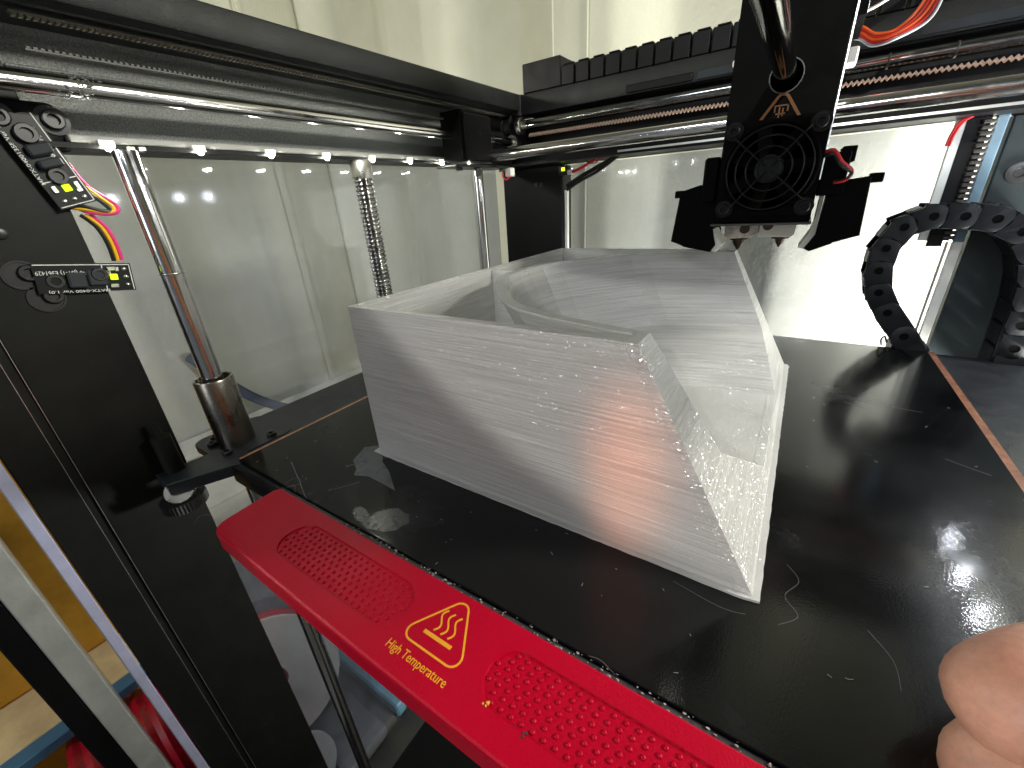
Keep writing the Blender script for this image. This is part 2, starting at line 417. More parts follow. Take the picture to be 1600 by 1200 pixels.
# left beam: lip, back plate, bottom flange
mb = MB(); mb.box(-2.36, -2.0, -0.2, 3.6, 1.628, 1.742, 0.012, 2); mb.build('beam_cover', M['black'], fr, True)
mb = MB(); mb.box(-2.40, -2.30, 0.48, 3.6, 1.292, 1.628); mb.box(-2.302, -2.275, 0.49, 3.6, 1.50, 1.512, 0.004); mb.build('beam', M['blackbeam'], fr, True)
mb = MB(); mb.box(-2.30, -2.195, 0.55, 2.98, 1.280, 1.303, 0.004); mb.build('light_strip_rail', simple('dull_white_rail', (0.30, 0.30, 0.29), 0.5), fr)
mb = MB(); mb.box(-2.42, -2.30, 0.47, 3.55, 1.262, 1.292); mb.box(-2.30, -2.205, 0.47, 3.55, 1.262, 1.279); mb.build('beam_flange', M['blackplastic'], fr)
# rear beam
mb = MB(); mb.box(-2.0, 1.1, 3.25, 3.6, 1.60, 1.736, 0.010, 2); mb.build('beam_cover', M['black'], fr, True)
mb = MB(); mb.box(-2.31, 1.5, 3.56, 3.64, 1.25, 1.62); mb.box(-2.31, 1.5, 3.28, 3.56, 1.252, 1.275); mb.build('beam', M['blackplastic'], fr)
mb = MB(); mb.box(-1.20, 1.3, 3.262, 3.279, 1.268, 1.280); mb.build('beam_trim', M['trim'], fr)
mb = MB(); mb.box(-1.15, -0.73, 3.236, 3.249, 1.61, 1.655, 0.004); mb.build('cover_strip', M['blackplastic'], fr)
mb = MB(); mb.box(-0.70, -0.36, 3.236, 3.249, 1.61, 1.655, 0.004); mb.build('cover_strip', M['sensor'], fr)
mb = MB(); mb.box(0.08, 0.75, 3.236, 3.249, 1.61, 1.655, 0.004); mb.build('cover_strip', M['sensor'], fr)
mb = MB(); mb.cyl((-2.02, 3.27, 1.60), (-2.02, 3.27, 1.738), 0.035, 20); mb.build('corner_bend', M['black'], fr, True)
# right and front beams
mb = MB(); mb.box(1.04, 1.40, -0.2, 3.24, 1.628, 1.742, 0.012, 2); mb.build('beam_cover', M['black'], fr, True)
mb = MB(); mb.box(1.34, 1.44, 0.3, 3.5, 1.27, 1.628); mb.build('beam', M['black'], fr)
mb = MB(); mb.box(1.225, 1.34, 0.47, 3.2, 1.278, 1.292, 0.004); mb.build('light_strip_rail', M['trim'], fr)
mb = MB(); mb.box(-2.0, 1.04, -0.35, -0.12, 1.40, 1.742, 0.012); mb.build('beam', M['black'], fr, True)
# columns
c1 = MB(); c1.prism([(0.0, -4.0), (0.483, -4.0), (0.483, 1.625), (0.0, 1.625)], -2.46, -2.262, 'yz'); col1 = c1.build('column', M['blackcol'], fr)
MB().box(-2.262, -2.250, 0.155, 0.483, -4.0, 1.44, 0.003).build('column_face', M['blackcol'], fr)
MB().box(-2.262, -2.247, 0.002, 0.122, -4.0, 1.60, 0.003).build('column_face', M['blackcol'], fr)
MB().box(-2.42, -1.80, 3.57, 3.75, -4.0, 1.25, 0.008).build('column', M['blackplastic'], fr, True)
MB().box(0.835, 1.62, 3.57, 3.75, -4.0, 1.25, 0.008).build('column', simple('slate_column_paint', (0.018, 0.025, 0.027), 0.5, 0, 0.15, 0, 0, 0, 0.2), fr, True)
MB().box(1.22, 1.42, -0.1, 0.38, -4.0, 1.62, 0.008).build('column', M['blackcol'], fr, True)
for x in (-2.06, -2.01):
    MB().cyl((x, 3.572, 1.11), (x, 3.560, 1.11), 0.017, 16).build('bolt', M['bolt'], fr, True)
mb = MB(); mb.lathe((0.93, 3.568, 0.97), (0, -1, 0), [(0.052, 0), (0.052, 0.008), (0.044, 0.010), (0.024, 0.010), (0.020, 0.004), (0.0005, 0.004)], 24); mb.build('bolt', M['bolt'], fr, True)
# rear acrylic edge, hanging wire duct at the right rear and its blue film
MB().box(-1.795, -1.765, 3.60, 3.63, -3.5, 1.05, 0.003).build('acrylic_edge', M['white'], fr)
MB().box(0.605, 0.645, 3.50, 3.535, 0.63, 1.25, 0.002).build('duct_edge', M['alu'], fr)
mb = MB(); mb.box(0.645, 0.74, 3.50, 3.56, 0.63, 1.25); mb.box(0.645, 0.71, 3.48, 3.50, 0.60, 0.66); mb.build('wire_duct', M['blackplastic'], fr)
for i in range(22):
    z = 1.225 - i * 0.0275
    MB().box(0.705 - 0.0, 0.755, 3.472, 3.498, z - 0.010, z + 0.010, 0.004).build('duct_rib', M['brownrib'] if 'brownrib' in M else M.setdefault('brownrib', simple('brown_grey_rib', (0.05, 0.045, 0.040), 0.6)), fr)
MB().box(0.765, 0.812, 3.535, 3.565, 0.62, 1.26, 0.004).build('film_strip', M['bluefilm'], fr)
MB().box(0.765, 0.812, 3.535, 3.565, -3.4, 0.618, 0.004).build('film_strip', M['white'], fr)
MB().box(0.740, 0.752, 3.545, 3.565, -3.4, 0.618, 0.003).build('acrylic_edge', M['trim'], fr)
for y in (0.123, 0.1535):
    MB().box(-2.262, -2.2485, y - 0.0008, y + 0.0008, -4.0, 1.2).build('edge_highlight', M['trim'], fr)  # silver strips put in as the bright edge highlights of the groove
# base
MB().box(-2.2, 1.3, 0.0, 3.5, -4.0, -3.56, 0.02).build('base', M['blackplastic'], fr)

# side and rear acrylic panels
pan = tag(MB().box(-2.545, -2.52, 0.10, 3.6, -3.6, 1.30).build('side_panel', M['acrylic']), 'clear scratched acrylic side panel behind the left rods', 'acrylic panel')
tag(MB().box(-1.76, 0.83, 3.66, 3.685, -3.6, 1.245).build('rear_panel', M['acrylic']), 'clear acrylic rear panel between the two back columns', 'acrylic panel')

# rods, lead screw
def rodm(): return MB()
zr = MB().cyl((-2.186, 0.69, -3.5), (-2.186, 0.69, 1.256), 0.043, 40).build('guide_rod', M['rod'], fr, True)
MB().cyl((-2.186, 2.87, -3.5), (-2.186, 2.87, 1.256), 0.043, 40).build('guide_rod', M['rod'], fr, True)
for y in (0.66, 0.72, 0.755):
    mb = MB(); mb.box(-2.225 - 0.0, -2.195, y - 0.012, y + 0.012, 1.256, 1.276, 0.004); mb.build('rod_clip', M['steel'], fr)
MB().lathe((-2.186, 0.69, 0.80), (0, 0, 1), [(0.0432, 0), (0.0438, 0.001), (0.0438, 0.006), (0.0432, 0.007)], 32).build('scratch_ring', M['steel'], fr, True)
def screw():
    mb = MB(); bm = mb.bm; seg = 20; z0, z1 = -3.4, 1.175; pitch = 0.024
    n = int((z1 - z0) / pitch * 8); rings = []
    for i in range(n):
        z = z0 + (z1 - z0) * i / n; ring = []
        for k in range(seg):
            a = 2 * math.pi * k / seg
            ph = ((z / pitch) - k / seg) % 1.0
            r = 0.053 if ph < 0.5 else (0.045 if 0.6 < ph < 0.9 else 0.049)
            if k % 4 == 0: r -= 0.004
            ring.append(bm.verts.new((-2.186 + r * math.cos(a), 1.77 + r * math.sin(a), z)))
        rings.append(ring)
    for a, b in zip(rings, rings[1:]):
        for k in range(seg):
            j = (k + 1) % seg; bm.faces.new((a[k], a[j], b[j], b[k]))
    bm.faces.new(rings[-1]); return mb
screw().build('lead_screw', simple('greasy_screw_steel', (0.34, 0.34, 0.33), 0.20, 1.0, 0.7, 50, 0.2, 0.1, nscale=14), fr, True, 50)
MB().box(-2.232, -2.14, 1.725, 1.815, 1.16, 1.262, 0.012, 2).build('screw_end_block', M['steel'], fr, True)
# Y rod, with end collar, and the grease ring on it
MB().cyl((-2.1, -0.1, 1.428), (-2.1, 3.34, 1.428), 0.031, 40).build('slide_rod', M['rod'], fr, True)
mb = MB(); mb.lathe((-2.1, 3.26, 1.428), (0, 1, 0), [(0.033, 0), (0.052, 0.0), (0.055, 0.01), (0.055, 0.05), (0.05, 0.06), (0.033, 0.06)], 32); mb.build('rod_collar', M['steel'], fr, True)
random.seed(3)
mb = MB()
for i in range(120):
    a = random.uniform(0, 6.28); y = 0.60 + random.gauss(0, 0.022) + 0.012 * math.sin(a)
    mb.ico((-2.1 + 0.031 * math.cos(a), y, 1.428 + 0.031 * math.sin(a)), random.uniform(0.0015, 0.005), 1, (1, 1.8, 1))
o = mb.build('grease', M['belt'], fr, True); o['kind'] = 'stuff'
# Y belts (toothed)
def belt(name, p0, p1, wid, th, pitch, mat, parent, axis='y', up=-1, tooth=0.010):
    mb = MB(); p0 = Vector(p0); p1 = Vector(p1); L = (p1 - p0).length; n = int(L / pitch)
    d = (p1 - p0) / L
    if axis == 'y': mb.box(p0.x - wid / 2, p0.x + wid / 2, p0.y, p1.y, p0.z, p0.z + th)
    else: mb.box(p0.x, p1.x, p0.y - wid / 2, p0.y + wid / 2, p0.z, p0.z + th)
    for i in range(n):
        q = p0 + d * (i + 0.5) * pitch; h = pitch * 0.27
        lo, hi = (q.z - tooth, q.z + 0.0005) if up < 0 else (q.z + th - 0.0005, q.z + th + tooth)
        if axis == 'y': mb.box(q.x - wid / 2, q.x + wid / 2, q.y - h, q.y + h, lo, hi)
        else: mb.box(q.x - h, q.x + h, q.y - wid / 2, q.y + wid / 2, lo, hi)
    return mb.build(name, mat, parent)
belt('toothed_belt', (-2.17, 0.10, 1.665 - 0.035), (-2.17, 3.28, 0), 0.05, 0.008, 0.026, M['belt'], fr, 'y') if False else None
b1 = belt('toothed_belt', (-2.13, 0.52, 1.612), (-2.13, 3.22, 1.612), 0.022, 0.006, 0.0165, simple('grey_edge_belt', (0.16, 0.15, 0.12), 0.35), fr, 'y', -1, 0.007)
b2 = belt('toothed_belt', (-2.13, 0.52, 1.518), (-2.13, 2.5, 1.518), 0.022, 0.005, 0.0165, M['belt'], fr, 'y', 1, 0.006)
# pulley and rear drive shaft
mb = MB(); mb.lathe((-2.16, 3.26, 1.545), (1, 0, 0), [(0.005, 0), (0.07, 0), (0.07, 0.012), (0.052, 0.014), (0.052, 0.072), (0.07, 0.074), (0.07, 0.086), (0.005, 0.086)], 32); mb.build('belt_pulley', M['bolt'], fr, True)
mb = MB(); mb.lathe((-2.02, 3.24, 1.530), (1, 0, 0), [(0.005, 0), (0.055, 0), (0.058, 0.004), (0.058, 0.035), (0.052, 0.04), (0.03, 0.04), (0.03, 0.095), (0.005, 0.095)], 32); mb.build('shaft_collar', M['steel'], fr, True)
MB().cyl((-2.02, 3.215, 1.515), (-2.02 + 0.03, 3.20, 1.470), 0.010, 10).build('set_screw', M['bolt'], fr, True)
MB().cyl((-1.93, 3.24, 1.530), (1.2, 3.24, 1.530), 0.034, 36).build('drive_shaft', simple('dark_polished_shaft', (0.34, 0.345, 0.35), 0.14, 1.0, 0.35, 0, 0, 0.08, nscale=3), fr, True)
for x in (0.22, 0.47):
    mb = MB(); mb.lathe((x, 3.24, 1.530), (1, 0, 0), [(0.0343, 0), (0.0350, 0.001), (0.0350, 0.008), (0.0343, 0.009)], 32); mb.build('shaft_mark', M['belt'], fr, True)
# LED strip on both sides
ys = [0.952 + 0.3045 * i for i in range(-1, 8)]
random.seed(11)
for sx in (-2.192, 1.222):
    s = 1 if sx > 0 else -1
    for k, y in enumerate(ys if sx < 0 else [0.45 + 0.315 * i for i in range(2, 10)]):
        if sx < 0 and y > 2.9: continue
        base = MB().box(sx - 0.006, sx + 0.006, y - 0.024, y + 0.024, 1.268, 1.290, 0.002).build('light_strip_led', M['white'], fr)
        MB().ico((sx - s * 0.004, y, 1.264), 0.0115 if sx < 0 else 0.0135, 2).build('glowing_lens', M['led'] if sx < 0 else M['ledright'], base, True)
MB().box(-1.95, 1.0, -0.16, -0.13, 1.385, 1.40, 0.003).build('light_strip_rail', M['trim'], fr)
for k in range(3):
    x = -1.80 + 0.25 * k
    base = MB().box(x - 0.024, x + 0.024, -0.158, -0.132, 1.374, 1.385, 0.002).build('light_strip_led', M['white'], fr)
    MB().ico((x, -0.145, 1.372), 0.0105, 2).build('glowing_lens', M['ledfront'], base, True)

# circuit boards on the column
def board(name, c, ang, L, Wd, texts, bolts, sens):
    # local frame: u along board, v across, w out (+x)
    u = Vector((0, math.cos(ang), math.sin(ang))); v = Vector((0, -math.sin(ang), math.cos(ang))); wv = Vector((1, 0, 0))
    mt = Matrix((u, v, wv)).transposed().to_4x4(); mt.translation = Vector(c)
    b = MB().box(-L / 2, L / 2, -Wd / 2, Wd / 2, 0, 0.012, 0, 1, mt).build(name, M['pcb'], fr)
    def loc(a, bb, h=0.012): return mt @ Vector((a, bb, h))
    for (a, bb, r, h) in bolts:
        mb = MB(); mb.lathe(loc(a, bb, h), wv, [(r, 0), (r, 0.012), (r * 0.9, 0.017), (r * 0.55, 0.017), (r * 0.5, 0.006), (0.0005, 0.006)], 24); mb.build('socket_bolt', M['bolt'], b, True)
    for (a0, a1, b0, b1, h) in sens:
        MB().box(a0, a1, b0, b1, 0.012, 0.012 + h, 0.005, 1, mt).build('sensor_block', M['sensor'], b)
    # silkscreen, read from the other side
    for (body, a, bb, size, width) in texts:
        rm = mt @ Matrix.Translation((a, bb, 0.0125)) @ Matrix.Rotation(math.pi, 4, 'Z')
        text_mesh('printed_text', body, size, M['ink'], b, rm, width, 0.0003)
    mb = MB(); e = 0.0025
    for (a0, a1, b0, b1) in ((-L / 2 + .004, L / 2 - .004, Wd / 2 - .007, Wd / 2 - .004), (L / 2 - .007, L / 2 - .004, -Wd / 2 + .004, Wd / 2 - .004), (L/2-.088, L/2-.085, -Wd/2+.004, Wd/2-.004)):
        mb.box(a0, a1, b0, b1, 0.0122, 0.0132, 0, 1, mt)
    mb.build('printed_line', M['ink'], b)
    for (a, bb) in ((L / 2 - .022, .030), (L / 2 - .022, .0), (L / 2 - .022, -.030)):
        mb = MB(); mb.ico(loc(a, bb, 0.013), 0.008, 2, (0.7, 1, 1)); mb.build('solder_joint', M['solder'], b, True)
    for (a, bb, sx, sy) in ((L / 2 - .062, .033, .012, .007), (L / 2 - .062, -.033, .012, .007), (L / 2 - .045, .030, .006, .009)):
        MB().box(a - sx, a + sx, bb - sy, bb + sy, 0.012, 0.019, 0.002, 1, mt).build('chip', M['solder'], b)
    MB().box(L / 2 - .070, L / 2 - .048, -.010, .012, 0.012, 0.021, 0.002, 1, mt).build('indicator_led', M['ledgreen'], b)
    return b, mt
bl, ml = board('limit_switch_board', (-2.238, 0.437, 0.828), R_(-8), 0.27, 0.105,
      [("EOHS 94V-0 (JST-1) E361429", 0.07, 0.025, 0.020, 0.20), ("MATX-0400 Ver 1.0)", 0.055, -0.044, 0.014, 0.165)],
      [(-0.085, -0.01, 0.026, 0.0), (0.035, 0.012, 0.025, 0.012)], [(-0.055, -0.005, -0.035, 0.02, 0.022), (0.0 + 0.0, 0.055, -0.03, 0.028, 0.012)])
for (y, z) in ((0.300, 0.868), (0.330, 0.782)):
    mb = MB(); mb.lathe((-2.249, y, z), (1, 0, 0), [(0.028, 0), (0.028, 0.014), (0.025, 0.02), (0.016, 0.02), (0.014, 0.008), (0.0005, 0.008)], 24); mb.build('socket_bolt', M['bolt'], bl, True)
    mb = MB(); mb.lathe((-2.2493, y - 0.018, z - 0.006), (1, 0, 0), [(0.05, 0), (0.05, 0.006), (0.044, 0.006), (0.043, 0.001)], 28); mb.build('slot_ring', M['bolt'], bl, True)
bu, mu = board('limit_switch_board', (-2.225, 0.470, 1.215), R_(-76), 0.285, 0.11,
      [("(HGNKU YU-MATX", 0.02, 0.034, 0.018, 0.12), ("MATX-0400135F Ver 1.0", 0.06, -0.044, 0.015, 0.19)],
      [(-0.085, 0.0, 0.030, 0.02), (0.045, 0.0, 0.027, 0.012)], [(-0.055, -0.02, -0.03, 0.035, 0.03), (-0.008, 0.020, -0.028, 0.035, 0.035)])
MB().box(-2.262, -2.228, 0.40, 0.56, 1.25, 1.40, 0.02, 2).build('switch_bracket', M['blackplastic'], fr, True)
for (y, z) in ((0.535, 1.345), (0.405, 1.345)):
    mb = MB(); mb.lathe((-2.228, y, z), (1, 0, 0), [(0.045, -0.01), (0.045, 0.005), (0.030, 0.006), (0.030, 0.02), (0.026, 0.025), (0.017, 0.025), (0.015, 0.01), (0.0005, 0.01)], 24); mb.build('socket_bolt', M['bolt'], fr, True)
mb = MB(); mb.lathe((-2.249, 0.284, 1.0), (1, 0, 0), [(0.018, 0), (0.018, 0.006), (0.014, 0.008), (0.0005, 0.008)], 20); mb.build('rivet', M['bolt'], fr, True)
# wires between the boards
for k, (mt_, off) in enumerate(((M['pink'], 0.0), (M['yel'], -0.013), (M['blk'], -0.026))):
    pts = spline([(-2.245, 0.530 + off * .3, 1.215), (-2.235, 0.555 + off * .6, 1.14), (-2.205, 0.605 + off, 1.075 + off * .4), (-2.20, 0.590 + off, 1.045 - off * .3), (-2.215, 0.53 + off, 1.050 - off), (-2.235, 0.50 + off, 1.068)], 7)
    MB().tube(pts, 0.0065, 8).build('wire', mt_, fr, True)
    pts = spline([(-2.235, 0.525 + off, 1.045), (-2.235, 0.555 + off, 1.0), (-2.235, 0.565 + off, 0.94), (-2.24, 0.563 + off, 0.875)], 7)
    MB().tube(pts, 0.0065, 8).build('wire', mt_, fr, True)
# rear end of the left strip: white plug, wires, little lit board
MB().box(-1.985, -1.93, 2.96, 3.02, 1.165, 1.225, 0.006).build('plug', M['white'], fr)
MB().tube(spline([(-1.98, 2.95, 1.23), (-1.99, 2.93, 1.18), (-1.97, 2.94, 1.145), (-1.94, 2.97, 1.165)], 6), 0.005, 8).build('wire', M['redw'], fr, True)
MB().box(-1.80, -1.72, 3.50, 3.56, 1.165, 1.235, 0.004).build('small_circuit_board', M['pcb'], fr)
MB().box(-1.77, -1.74, 3.492, 3.50, 1.195, 1.222, 0.002).build('indicator_led', M['ledgreen'], fr)
MB().box(-1.72, -1.68, 3.50, 3.54, 1.165, 1.20, 0.004).build('plug', M['white'], fr)
MB().tube(spline([(-1.69, 3.52, 1.18), (-1.60, 3.50, 1.20), (-1.50, 3.48, 1.24), (-1.38, 3.45, 1.26)], 6), 0.012, 8).build('wire', M['redw'], fr, True)
for dz, r in ((0, .016), (-.03, .012)):
    MB().tube(spline([(-1.72, 3.5, 1.08 + dz), (-1.58, 3.47, 1.14 + dz), (-1.42, 3.45, 1.20 + dz), (-1.22, 3.40, 1.268)], 6), r, 10).build('wire', M['blk'], fr, True)
mb = MB(); mb.tube([(-1.45 + .05 * math.cos(a), 3.40, 1.245 + .022 * math.sin(a)) for a in [i * .4 for i in range(16)]], 0.004, 6, True); mb.build('cable_tie', M['sensor'], fr, True)
# red wire by the duct
for dx in (0, .012):
    MB().tube(spline([(0.66 + dx, 3.45, 1.265), (0.612 + dx, 3.45, 1.235), (0.592 + dx, 3.46, 1.18), (0.590 + dx, 3.48, 1.125)], 6), 0.006, 8).build('wire', M['redw'], fr, True)

# fixed rear fittings on top
tb = thing('cable_chain', 'black box and row of chain links lying along the top of the rear beam', 'cable chain')
MB().box(-1.975, -1.652, 3.26, 3.55, 1.738, 1.925, 0.006).build('end_box', M['blackplastic'], tb, True)
for i in range(27):
    x = -1.60 + i * 0.112
    MB().box(x - 0.052, x + 0.052, 3.27, 3.50, 1.740, 1.862, 0.006).build('chain_link', M['blackplastic'], tb, True)
    MB().box(x - 0.030, x + 0.045, 3.275, 3.495, 1.862, 1.872, 0.003).build('link_bar', M['blackplastic'], tb)
MB().box(0.12, 1.5, 3.30, 3.55, 1.88, 2.35, 0.01).build('chain_guide', M['blackplastic'], tb)
MB().box(0.12, 1.5, 3.288, 3.298, 1.90, 1.907).build('guide_edge', M['sensor'], tb)

# door edges at the front left
dr = thing('open_door', 'open front door seen edge on, pale scratched edge and black frame left of the column', 'door')
MB().box(-2.33, -2.22, -0.042, -0.004, -4, 1.75, 0.004).build('acrylic_edge', M['lilac'], dr)
MB().box(-2.40, -2.185, -0.191, -0.113, -4, 1.75, 0.004).build('frame_edge', M['alu'], dr)
MB().box(-2.38, -2.19, -0.265, -0.193, -4, 1.75, 0.006).build('door_frame', M['blackplastic'], dr)

# ================================================================== PRINT BED
bed = thing('print_bed', 'glossy black heated print bed with smudges and white glue marks', 'print bed')
MB().box(-1.942, 0.79, 0.59, 3.365, -0.020, 0.0, 0.002).build('build_plate', M['plate'], bed)
MB().box(-1.955, 0.80, 0.575, 3.36, -0.10, -0.021, 0.004).build('heater_block', M['darkplate'], bed)
MB().box(-1.958, -1.9435, 0.60, 3.36, -0.021, -0.002).build('plate_edge', simple('bare_copper_edge', (0.50, 0.25, 0.14), 0.45, 0.3, 0.3, nscale=30), bed)
MB().box(0.792, 0.822, 0.60, 3.365, -0.022, -0.006).build('plate_edge', M['copper'], bed)
# carriage rails at both sides
mb = MB(); mb.prism([(-2.36, 0.90), (-2.36, 3.42), (-1.957, 3.42), (-1.957, 0.585), (-2.02, 0.60), (-2.05, 0.62)], -0.055, -0.024, 'xy', 0.004); mb.build('side_rail', M['darkplate'], bed)
MB().box(0.823, 1.25, 0.55, 3.40, -0.055, -0.024, 0.004).build('side_rail', M['darkplate'], bed)
MB().box(-1.9, 0.8, 3.38, 3.45, -0.12, -0.03).build('rear_rail', M['darkplate'], bed)
# bearing flange and front arm
mb = MB(); mb.prism(rounded(-2.37, -2.02, 0.555, 0.90, 0.05), -0.060, -0.020, 'xy', 0.004); mb.build('bearing_flange', M['darkplate'], bed, True)
mb = MB(); mb.prism([(-2.20, 0.35), (-2.06, 0.345), (-1.94, 0.60), (-1.94, 0.66), (-2.16, 0.66)], -0.075, -0.018, 'xy', 0.003); mb.build('front_arm', M['darkplate'], bed)
mb = MB(); mb.box(-1.99, -1.58, 0.560, 0.585, -0.12, -0.022, 0.01, 2, None); mb.build('front_bar', M['blackplastic'], bed, True)
mb = MB(); mb.lathe((-2.186, 0.69, -0.03), (0, 0, 1), [(0.082, 0), (0.082, 0.345), (0.079, 0.352), (0.070, 0.352), (0.070, 0.325), (0.045, 0.325)], 48); mb.build('linear_bearing', simple('brown_tarnished_steel', (0.27, 0.25, 0.215), 0.30, 1.0, 0.3, 30, 0.12, 0.1, nscale=3), bed, True)
for (x, y) in ((-2.30, 0.64), (-2.24, 0.60), (-2.08, 0.60), (-2.06, 0.80), (-2.31, 0.78)):
    mb = MB(); mb.lathe((x, y, -0.020), (0, 0, 1), [(0.022, 0), (0.022, 0.016), (0.019, 0.019), (0.012, 0.019), (0.011, 0.008), (0.0005, 0.008)], 20); mb.build('socket_bolt', M['bolt'], bed, True)
mb = MB(); mb.cyl((-2.165, 0.415, -0.02), (-2.165, 0.415, 0.155), 0.037, 28); mb.cyl((-2.165, 0.415, 0.155), (-2.165, 0.415, 0.225), 0.013, 12); mb.build('spring_post', M['blackcol'], bed, True)
def knurl(c, axis, r, h, n, name, mat, par):
    mb = MB(); c = Vector(c); q = Vector(axis).to_track_quat('Z', 'Y')
    poly = []
    for i in range(n * 2):
        rr = r if i % 2 == 0 else r * 0.93; a = math.pi * i / n; poly.append((rr * math.cos(a), rr * math.sin(a)))
    mt_ = q.to_matrix().to_4x4(); mt_.translation = c
    mb.prism(poly, 0, h, 'xy', 0, 1, mt_); return mb.build(name, mat, par)
kn = knurl((-2.10, 0.385, -0.165), (0, 0, 1), 0.088, 0.045, 40, 'knurled_knob', M['bolt'], bed)
k2 = knurl((-2.10, 0.390, -0.105), (0.55, -0.25, 0.55), 0.055, 0.05, 30, 'thumb_screw', M['steel'], bed)
MB().cyl((-2.10, 0.385, -0.12), (-2.10, 0.385, -0.07), 0.025, 16).build('knob_stem', M['bolt'], bed, True)
# front lip between plate and grip, with crumbs on it
MB().box(-1.575, 0.47, 0.572, 0.590, -0.05, -0.012, 0.003).build('front_lip', simple('grey_lip', (0.06, 0.063, 0.068), 0.45, 0, 0.4, 120, 0.4, 0.1, nscale=12), bed)
random.seed(5); mb = MB()
for i in range(150):
    x = random.uniform(-1.2, 0.3); y = random.uniform(0.572, 0.592); r = random.uniform(0.0012, 0.0032)
    mb.ico((x, y, -0.010 + random.uniform(0, .004)), r, 1, (random.uniform(1, 2.2), 1, 1))
o = mb.build('crumbs', simple('glassy_crumbs', (0.42, 0.42, 0.42), 0.2), bed); o['kind'] = 'stuff'

# red grip
gr = thing('bed_grip', 'red plastic handle strip with dotted grip pads and High Temperature warning', 'handle')
def grip():
    mb = MB(); bm = mb.bm; zt = 0.010; zb = -0.060
    outer = []
    for i in range(0, 9):                # left end, rounded corner at front
        t = R_(180 + 90 * i / 8); outer.append((-1.50 + 0.055 * math.cos(t), 0.375 + 0.062 * math.sin(t)))
    outer = [(-1.545, 0.568), (-1.56, 0.545)] + outer
    for i in range(1, 12):
        x = -1.50 + i * 1.85 / 12; outer.append((x, 0.313 - 0.010 * math.sin(math.pi * i / 12)))
    outer += [(0.35, 0.313), (0.405, 0.375), (0.41, 0.545), (0.395, 0.568)]
    def loop(pts, z): return [bm.verts.new((x, y, z)) for x, y in pts]
    def edges(vs): return [bm.edges.new((vs[i], vs[(i + 1) % len(vs)])) for i in range(len(vs))]
    def inset(pts, d):
        c = Vector((sum(p[0] for p in pts) / len(pts), sum(p[1] for p in pts) / len(pts))); out = []
        n = len(pts)
        for i in range(n):
            a = Vector(pts[i - 1]); b = Vector(pts[i]); cc = Vector(pts[(i + 1) % n])
            t = ((b - a).normalized() + (cc - b).normalized()).normalized(); nn = Vector((-t.y, t.x))
            out.append(tuple(b + nn * d))
        return out
    o2 = inset(outer, 0.008); o3 = inset(outer, 0.0025)
    top = loop(o2, zt); mid = loop(o3, zt - 0.0025); side = loop(outer, zt - 0.009); bot = loop(outer, zb)
    n = len(outer)
    for a, b in ((top, mid), (mid, side), (side, bot)):
        for i in range(n): bm.faces.new((a[i], a[(i + 1) % n], b[(i + 1) % n], b[i]))
    bm.faces.new(bot)
    es = [bm.edges.get((top[i], top[(i + 1) % n])) for i in range(n)]
    for (x0, x1) in PADS:
        p = rounded(x0, x1, PY0, PY1, 0.068, 10)
        pt = loop(p, zt); pb = loop(inset(p, -0.0035) if False else [(x * 0.992 + 0.008 * (x0 + x1) / 2, y * 0.96 + 0.04 * (PY0 + PY1) / 2) for x, y in p], zt - 0.006)
        es += edges(pt)
        for i in range(len(p)): bm.faces.new((pt[i], pt[(i + 1) % len(p)], pb[(i + 1) % len(p)], pb[i]))
        bm.faces.new(pb)
    bmesh.ops.triangle_fill(bm, use_beauty=True, use_dissolve=False, edges=es, normal=(0, 0, 1))
    return mb
PADS = [(-1.272, -0.700), (-0.425, 0.150)]; PY0, PY1 = 0.372, 0.515
grip().build('grip_body', M['red'], gr)
for (x0, x1) in PADS:
    mb = MB(); nrow = 7
    for r in range(nrow):
        y = PY0 + 0.014 + r * (PY1 - PY0 - 0.028) / (nrow - 1)
        e = 0.012 + (0.035 if r in (0, 6) else 0.015 if r in (1, 5) else 0.002)
        x = x0 + e + (0.0125 if r % 2 else 0)
        while x < x1 - e:
            mb.ico((x, y, 0.0045), 0.0058, 2, (1, 1, 0.9)); x += 0.0262
    o = mb.build('grip_dots', M['red'], gr, True, 180); o['kind'] = 'stuff'
# warning triangle, bar, heat waves
def strip_outline(pts, wdt, h0, h1, mb, closed=True):
    P = [Vector(p) for p in pts]; n = len(P); A = []; B = []
    for i in range(n):
        a = P[i - 1] if (closed or i) else P[i]; c = P[(i + 1) % n] if (closed or i < n - 1) else P[i]
        t = (c - a).normalized(); nn = Vector((-t.y, t.x)) * wdt / 2; A.append(P[i] + nn); B.append(P[i] - nn)
    vs = [[mb.bm.verts.new((q.x, q.y, h)) for q in L] for h in (h0, h1) for L in (A, B)]
    a0, b0, a1, b1 = vs
    for i in range(n if closed else n - 1):
        j = (i + 1) % n
        mb.bm.faces.new((a1[i], a1[j], b1[j], b1[i])); mb.bm.faces.new((a0[i], a0[j], a1[j], a1[i])); mb.bm.faces.new((b0[i], b0[j], b1[j], b1[i]))
def rtri(pts, r, n=6):
    out = []
    for i in range(3):
        a, b, c = Vector(pts[i - 1]), Vector(pts[i]), Vector(pts[(i + 1) % 3])
        d1 = (a - b).normalized(); d2 = (c - b).normalized(); half = d1.angle(d2) / 2; L = r / math.tan(half)
        cen = b + (d1 + d2).normalized() * r / math.sin(half)
        s0 = b + d1 * L; e0 = b + d2 * L; v0 = s0 - cen; v1 = e0 - cen; ang = v0.angle_signed(v1)
        for k in range(n + 1):
            q = v0.copy(); q.rotate(Matrix.Rotation(-ang * k / n, 2)); out.append(tuple(cen + q))
    return out
ic = MB(); strip_outline(rtri([(-0.680, 0.392), (-0.470, 0.392), (-0.575, 0.562)], 0.024), 0.0052, 0.0098, 0.0112, ic)
